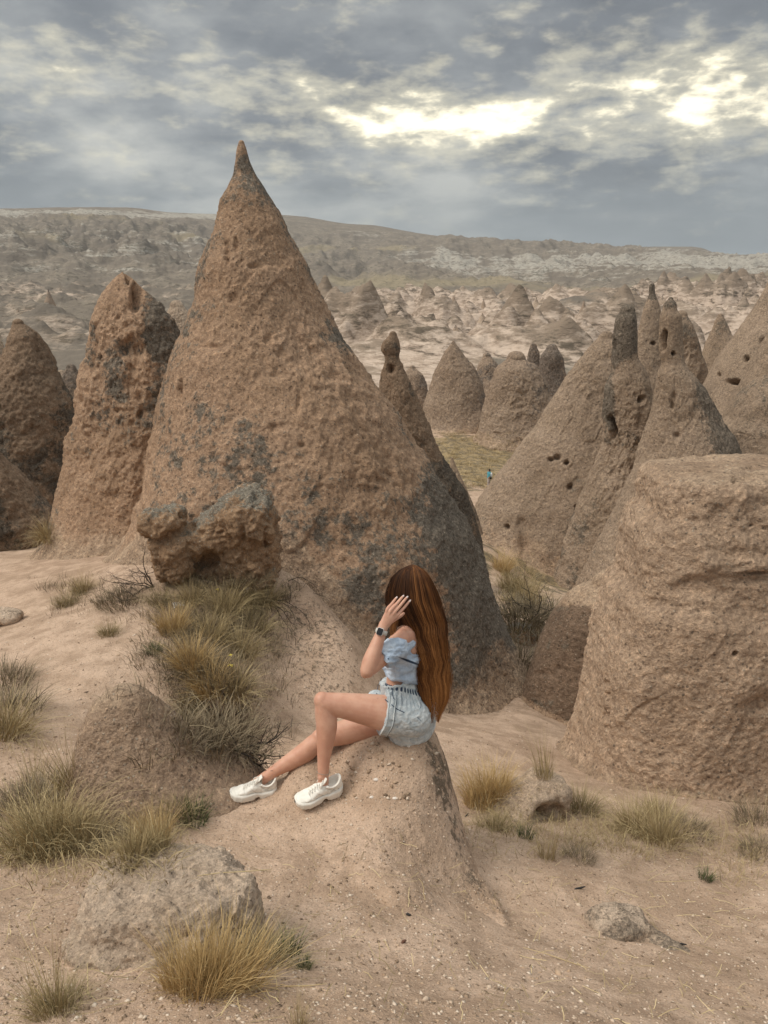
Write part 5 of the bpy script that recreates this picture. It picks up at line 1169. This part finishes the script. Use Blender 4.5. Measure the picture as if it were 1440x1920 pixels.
end = np.clip(r.normal(1302, 30, NS)+16*np.sin(phi*3), 1190, 1356-np.abs(r.normal(0, 9, NS))); end[r.rand(NS) < .12] = r.uniform(1180, 1300, int((r.rand(NS) < .12).sum()) or 1)[0]
start = 1058.5+np.abs(r.normal(0, 1, NS))*9
t = np.linspace(0, 1, NP)
Ys_ = start[:, None]+(end-start)[:, None]*t[None]
ph = phi[:, None]
lk = (lock*12.9898 % 1)[:, None]*6.28
amp_ = np.clip((Ys_-1110)/120, 0, 1)
wob = .07*np.sin(Ys_*.085+lk*1.0+ph)*amp_+.05*np.sin(Ys_*.17+lk+r.uniform(0, 1.8, NS)[:, None])*amp_+.04*r.normal(0, 1, NS)[:, None]*amp_
rd = 1.0+.05*np.sin(lk*2+Ys_*.05)*amp_+.045*np.sin(ph*3+Ys_*.13)*amp_+.03*r.normal(0, 1, NS)[:, None]+.12*amp_*np.abs(r.normal(0, 1, NS))[:, None]*(r.rand(NS) < .12)[:, None]
S_ = np.cos(ph+wob)*rd; Q_ = np.sin(ph+wob)*rd
HP = hairpos(S_, Q_, Ys_)
fly = r.rand(NS) < .15; fm = (1+np.abs(r.normal(0, .09, (fly.sum(), 1)))*np.sin(t*PI*.9+.3)[None]**1.2+.08*t[None]**2*r.rand(fly.sum(), 1)); S_[fly] *= fm; Q_[fly] *= fm; HP = hairpos(S_, Q_, Ys_)
hw = r.uniform(.0006, .0013, NS)
sd_ = np.stack([np.ones_like(Ys_)*.9, .1*np.ones_like(Ys_), .25+0*Ys_], -1); sd_ = sd_/np.linalg.norm(sd_, axis=-1, keepdims=True)
off = sd_*(hw[:, None]*(1-.6*t[None]**3))[..., None]
VV = np.stack([HP-off, HP+off], 2).reshape(-1, 3)
base = (np.arange(NS)*NP*2)[:, None]; k = np.arange(NP-1)[None]*2
FF = np.stack([base+k, base+k+1, base+k+3, base+k+2], -1).reshape(-1, 4)
lt = ((lock*78.233) % 1)*.45+.25*r.normal(0, .8, NS)+.20+.22*np.cos(phi)
o = mesh_np('hair_strands', VV, FF, M_hair, attrs={'tint': np.clip(np.repeat(lt, NP*2)+.30*np.repeat((fbm(np.c_[np.repeat(phi, NP)*4, Ys_.ravel()*.03, 0*Ys_.ravel()], 3, seed=600)), 2), 0, 1), 'along': np.tile(np.repeat(t, 2), NS)})
o.parent = hair; o.location = -Vector(person.location); tag(o, kind='stuff')
# loose lock falling in front of the shoulder
NL = 160; tl = np.linspace(0, 1, 18)
lx = np.interp(tl, [0, .25, .5, .75, 1], [742, 739, 737, 744, 752]); ly = np.interp(tl, [0, .25, .5, .75, 1], [1150, 1170, 1190, 1204, 1218]); ld = np.interp(tl, [0, .5, 1], [4.0, 3.97, 3.915])
LP = []
for i in range(NL):
    ox, oy = r.normal(0, 2.6), r.normal(0, 1.5); od = r.normal(0, .006)
    LP.append([tuple(W(lx[j]+ox*(1-.3*tl[j])+1.2*math.sin(tl[j]*9+i*.02), ly[j]+oy+r.uniform(0, 6)*tl[j], ld[j]+od)) for j in range(18)])
LP = np.array(LP); offl = np.array([.0008, 0, .0002]); VV = np.stack([LP-offl, LP+offl], 2).reshape(-1, 3)
base = (np.arange(NL)*36)[:, None]; k = np.arange(17)[None]*2; FF = np.stack([base+k, base+k+1, base+k+3, base+k+2], -1).reshape(-1, 4)
o = mesh_np('loose_lock', VV, FF, M_hair, attrs={'tint': np.repeat(np.clip(r.normal(.6, .2, NL), 0, 1), 36), 'along': np.full(len(VV), .6)}); o.parent = hair; o.location = -Vector(person.location); tag(o, kind='stuff')

# --- watch
watch = empty('wristwatch', person.location); watch.parent = person; watch.location = (0, 0, 0)
M_strap = simple_mat('pale_strap', (.55, .52, .47), .5); M_glass = simple_mat('black_glass', (.012, .012, .014), .08, .6); M_case = simple_mat('silver_case', (.62, .60, .58), .25, .6)
ax = (wrL-elL).normalized(); wc = lerp(elL, wrL, .93); out_ = Vector((-.35, -1, 0)); out_ = (out_-ax*out_.dot(ax)).normalized(); sdv = ax.cross(out_)
v = []; nr_ = 40
for (aa_, rr_) in ((-.011, .0), (-.011, .0026), (.011, .0026), (.011, 0)):
    for i in range(nr_):
        a = 2*PI*i/nr_; v.append(tuple(wc+ax*aa_+sdv*math.cos(a)*(.0285+rr_)+out_*math.sin(a)*(.0262+rr_)))
o = mesh_np('strap', np.array(v), gridfaces(4, nr_, wrap=True), M_strap); o.parent = watch; o.location = -Vector(person.location)
WM = Matrix((sdv, ax, out_)).transposed()
for (nm, r3, offz, mt) in (('watch_case', (.0165, .0195, .006), .0295, M_case), ('watch_screen', (.0148, .0178, .002), .0352, M_glass)):
    v, f = ellip(wc+out_*offz, r3, WM, 32, 16, .35, .35); o = mesh_np(nm, np.array([tuple(q) for q in v]), np.array(f), mt); o.parent = watch; o.location = -Vector(person.location)
# --- anklet
aL = lerp(kneeL, ankL, .965); axl = (ankL-kneeL).normalized(); e1 = axl.cross(Vector((0, 1, 0))).normalized(); e2 = axl.cross(e1)
strip('anklet', [aL+e1*.034*math.cos(a)+e2*.036*math.sin(a)+axl*.004*math.sin(a*2) for a in np.linspace(0, 2*PI, 40)], .0013, simple_mat('thin_chain', (.30, .28, .24), .4, .6), ns=5)

# --- chunky sneakers
M_shoe = None
def shoe_mat():
    m, t, b = new_mat('white_leather'); pos = t.node('ShaderNodeNewGeometry').outputs['Position']; n = t.noise(pos, 30, 4, .6)
    c = t.mix(t.ss(n, .35, .65), (.80, .77, .71), (.70, .67, .61)); t.put(b.inputs['Base Color'], c); b.inputs['Roughness'].default_value = .5; b.inputs['Specular IOR Level'].default_value = .3; return m
M_shoe = shoe_mat(); M_sole = simple_mat('off_white_rubber', (.74, .71, .65), .7, .2); M_lin = simple_mat('grey_lining', (.50, .49, .46), .9, .1)
def sneaker(toe, heel, side_up, ank, label):
    fx_ = (toe-heel); L = fx_.length; fx_ = fx_/L; upv = Vector(side_up); upv = (upv-fx_*upv.dot(fx_)).normalized(); sy = upv.cross(fx_)
    M = Matrix((fx_, sy, upv)).transposed(); S = L/.285
    T_ = lambda p: heel+M@(Vector(p)*S)
    root = empty('shoe', person.location); root.parent = person; root.location = (0, 0, 0)
    if label: root['label'] = label
    # x along the foot, half width, height of upper
    xs_ = np.array([.004, .02, .05, .085, .12, .155, .19, .225, .255, .278, .286])
    hw_ = np.array([.020, .033, .037, .035, .036, .042, .047, .047, .041, .026, .008])
    tp = np.array([.118, .126, .112, .104, .112, .108, .088, .072, .063, .052, .040])
    X = np.linspace(.004, .286, 48); Hw = np.interp(X, xs_, hw_); Tp = np.interp(X, xs_, tp)
    for _ in range(2): Hw[1:-1] = (Hw[:-2]+2*Hw[1:-1]+Hw[2:])/4; Tp[1:-1] = (Tp[:-2]+2*Tp[1:-1]+Tp[2:])/4
    V = []; nn_ = 30
    for x_, h_, z_ in zip(X, Hw, Tp):
        for i in range(nn_):
            a = 2*PI*i/nn_; c, s_ = math.cos(a), math.sin(a)
            base_ = .032; e = .62 if x_ > .15 else .75
            zc = (base_+z_)/2; zr = (z_-base_)/2
            yy_ = h_*math.copysign(abs(c)**.7, c)*(1 if s_ < 0 else (1-.42*s_**1.6))
            bulge = .0018*math.sin(x_*95+ (zc+zr*s_)*90)*(abs(c) > .4)
            V.append((x_, yy_+math.copysign(bulge, c), zc+zr*math.copysign(abs(s_)**e, s_)))
    m_ = len(X); F_ = [tuple(q) for q in gridfaces(m_, nn_, wrap=True)]; V += [(X[0], 0, .07), (X[-1], 0, .036)]
    F_ += [(j, len(V)-2, (j+1) % nn_) for j in range(nn_)]+[((m_-1)*nn_+j, (m_-1)*nn_+(j+1) % nn_, len(V)-1) for j in range(nn_)]
    pr = [([T_(p) for p in V], F_)]
    # padded collar and heel tab, tongue
    pr.append(chain([T_(p) for p in ((.105, -.030, .104), (.075, -.036, .094), (.04, -.034, .106), (.016, -.014, .128), (.016, .014, .128), (.04, .034, .106), (.075, .036, .094), (.105, .030, .104))], [.0075*S]*8, tuple(upv), 10, 4))
    pr.append(chain([T_((.145, 0, .108)), T_((.118, 0, .128)), T_((.104, 0, .146))], [(.007*S, .020*S), (.007*S, .023*S), (.006*S, .020*S)], tuple(fx_), 14, 4))
    v, f, n = remesh(pr, .0026, 2)
    v = v.astype(float); hol = [Vector(q) for q in ()]
    # hollow for the ankle
    loc = (v-np.array(heel))@np.array(M)/S
    inside = (((loc[:, 0]-.062)/.040)**2+(loc[:, 1]/.027)**2 < 1)&(loc[:, 2] > .07)
    loc2 = loc.copy(); loc2[inside, 2] = np.minimum(loc2[inside, 2], .078)
    # overlay panels as relief
    pl = .0016*np.sign(np.sin(loc[:, 0]*55-loc[:, 2]*70))*(np.abs(loc[:, 1]) > .022)*(loc[:, 2] < .095)*(loc[:, 2] > .04)
    loc2[:, 1] += np.sign(loc[:, 1])*pl; loc2[:, 2] += .0012*np.sign(np.sin(loc[:, 0]*120))*(loc[:, 0] > .2)*(loc[:, 2] > .05)
    v2 = loc2@np.array(M).T*S+np.array(heel)
    up_ = mesh_np('upper', v2, f, M_shoe); up_.parent = root; up_.location = -Vector(person.location)
    # sole: thick, wavy, with an arch notch
    X = np.linspace(-.006, .294, 70); ow = 1.08*np.interp(X, [-.006, .004, .03, .08, .12, .17, .22, .26, .285, .294], [.006, .028, .043, .042, .038, .048, .054, .048, .030, .008])
    topz = np.interp(X, [-.006, .02, .06, .10, .14, .19, .25, .294], [.068, .070, .058, .050, .056, .050, .048, .052]); botz = np.interp(X, [-.006, .01, .03, .085, .10, .115, .130, .15, .22, .265, .294], [.024, .008, .0, .0, .008, .024, .020, .002, .0, .006, .026])
    botz = botz+.0022*(np.sin(X*300) > 0)
    V = []
    prof = [(1.0, 1.0), (1.06, .7), (1.0, .42), (1.05, .18), (.93, 0), (.4, 0), (-.4, 0), (-.93, 0), (-1.05, .18), (-1.0, .42), (-1.06, .7), (-1.0, 1.0), (-.4, .98), (.4, .98)]
    for x_, o_, a_, b_ in zip(X, ow, topz, botz):
        for (wv, hz) in prof:
            V.append(T_((x_, o_*wv+.0016*math.sin(x_*70)*(abs(wv) > .9)*math.copysign(1, wv)*(hz > .3), b_+(a_-b_)*hz)))
    F_ = gridfaces(70, len(prof), wrap=True)
    so = mesh_np('sole', np.array([tuple(q) for q in V]), F_, M_sole); so.parent = root; so.location = -Vector(person.location)
    # stitched overlays
    for s_ in (-1, 1):
        for ln in ([(.03, .100), (.07, .070), (.12, .062), (.17, .078)], [(.05, .060), (.10, .086), (.135, .104)], [(.16, .050), (.195, .066), (.215, .074)], [(.012, .112), (.03, .082), (.036, .060)], [(.09, .056), (.15, .058), (.21, .052)]):
            pp_ = []
            for (x_, z_) in ln:
                h_ = np.interp(x_, xs_, hw_); zt_ = np.interp(x_, xs_, tp); zc = (.032+zt_)/2; zr = (zt_-.032)/2; q_ = np.clip((z_-zc)/zr, -.98, .98); c_q = math.sqrt(1-q_*q_)
                pp_.append(tuple(T_((x_, s_*(h_*c_q**.7*(1 if q_ < 0 else 1-.42*q_**1.6)+.0012), z_))))
            v_, f_ = tube(pp_, .0017*S, 5); o_ = mesh_np('stitching', v_, f_, M_lin); o_.parent = root; o_.location = -Vector(person.location)
    # laces
    for k_ in range(6):
        xx_ = .128+.016*k_; zz_ = np.interp(xx_, [.12, .155, .19, .225], [.120, .110, .090, .074])
        w_ = .021
        pts_ = [T_((xx_+(.006 if s_ > 0 else -.006), w_*s_, zz_-.008*s_*s_+.0075)) for s_ in (-1, -.5, 0, .5, 1)]
        v_, f_ = tube([tuple(q) for q in pts_], .0026*S, 6); o_ = mesh_np('lace', v_, f_, M_shoe); o_.parent = root; o_.location = -Vector(person.location)
    for s_ in (-1, 1):
        pts_ = [T_((.122+.012*math.sin(a)*2, s_*(.004+.026*math.sin(a)), .128+.012*math.cos(a*1.5)-.010*math.sin(a))) for a in np.linspace(0, PI, 12)]
        v_, f_ = tube([tuple(q) for q in pts_], .0024*S, 6); o_ = mesh_np('lace', v_, f_, M_shoe); o_.parent = root; o_.location = -Vector(person.location)
bpy.context.view_layer.update()
rh = W(516, 1491, 4.20); rt = W(432, 1497, 4.12); lh = W(640, 1483, 4.05); lt_ = W(556, 1511, 3.95)
sneaker(rt, rh, (0, -.05, 1), ankR, 'white shoe planted farther left')
sneaker(lt_, lh, (.16, -.15, 1), ankL, 'white shoe under the bent knee')

# ------------------------------------------------------------------ the hiker far below
hk = empty('person', tuple(WY(916, 916, 68))); HK = Vector(hk.location)
tag(hk, 'distant hiker in a teal top and pale trousers, walking past the grassy hollow', 'person')
q = lambda x, y, z: HK+Vector((x, y, z))
def hk_part(name, prims, mat, vox=.022, sm=2):
    v, f, n = remesh(prims, vox, sm); o = mesh_np(name, v, f, mat, parent=hk); return o
M_s2 = simple_mat('tanned_skin', (.36, .20, .13), .6)
hk_part('body', [chain([q(0, 0, 1.0), q(0, 0, 1.25), q(0, 0, 1.42), q(-.01, 0, 1.52)], [(.15, .10), (.14, .10), (.17, .10), (.06, .06)], (1, 0, 0)), ellip(q(-.02, 0, 1.66), (.085, .10, .12)), ellip(q(-.11, 0, 1.65), (.02, .015, .02)),
 chain([q(0, -.18, 1.42), q(.04, -.22, 1.15), q(-.12, -.2, 1.0)], [.05, .042, .035]), chain([q(0, .18, 1.42), q(.05, .22, 1.15), q(.0, .2, .92)], [.05, .042, .035]),
 chain([q(0, -.09, .98), q(-.08, -.1, .55), q(-.02, -.1, .10), q(-.12, -.1, .05)], [.09, .065, .045, .04]), chain([q(0, .09, .98), q(.06, .1, .55), q(.22, .1, .12), q(.14, .1, .05)], [.09, .065, .045, .04])], M_s2)
hk_part('shirt', [chain([q(0, 0, .98), q(0, 0, 1.25), q(0, 0, 1.46)], [(.17, .125), (.165, .125), (.185, .115)], (1, 0, 0)), chain([q(0, -.18, 1.42), q(.03, -.215, 1.2)], [.07, .062]), chain([q(0, .18, 1.42), q(.03, .215, 1.2)], [.07, .062])], simple_mat('teal_cotton', (.10, .34, .42), .9))
hk_part('trousers', [chain([q(0, 0, 1.02), q(0, 0, .88)], [(.16, .13), (.16, .13)], (1, 0, 0)), chain([q(0, -.09, .92), q(-.08, -.1, .55), q(-.02, -.1, .14)], [.10, .08, .062]), chain([q(0, .09, .92), q(.06, .1, .55), q(.20, .1, .16)], [.10, .08, .062])], simple_mat('pale_trousers', (.42, .36, .34), .9))
hk_part('hair', [ellip(q(.01, 0, 1.70), (.10, .108, .115)), ellip(q(.06, 0, 1.64), (.06, .09, .10))], simple_mat('black_hair', (.02, .016, .014), .6))
hk_part('backpack', [ellip(q(.19, 0, 1.27), (.10, .13, .20), e1=.6, e2=.6)], simple_mat('white_backpack', (.70, .72, .74), .8))
hk_part('waist_bag', [ellip(q(.12, -.08, .98), (.14, .10, .09), e1=.7, e2=.7)], simple_mat('black_bag', (.03, .03, .035), .8))
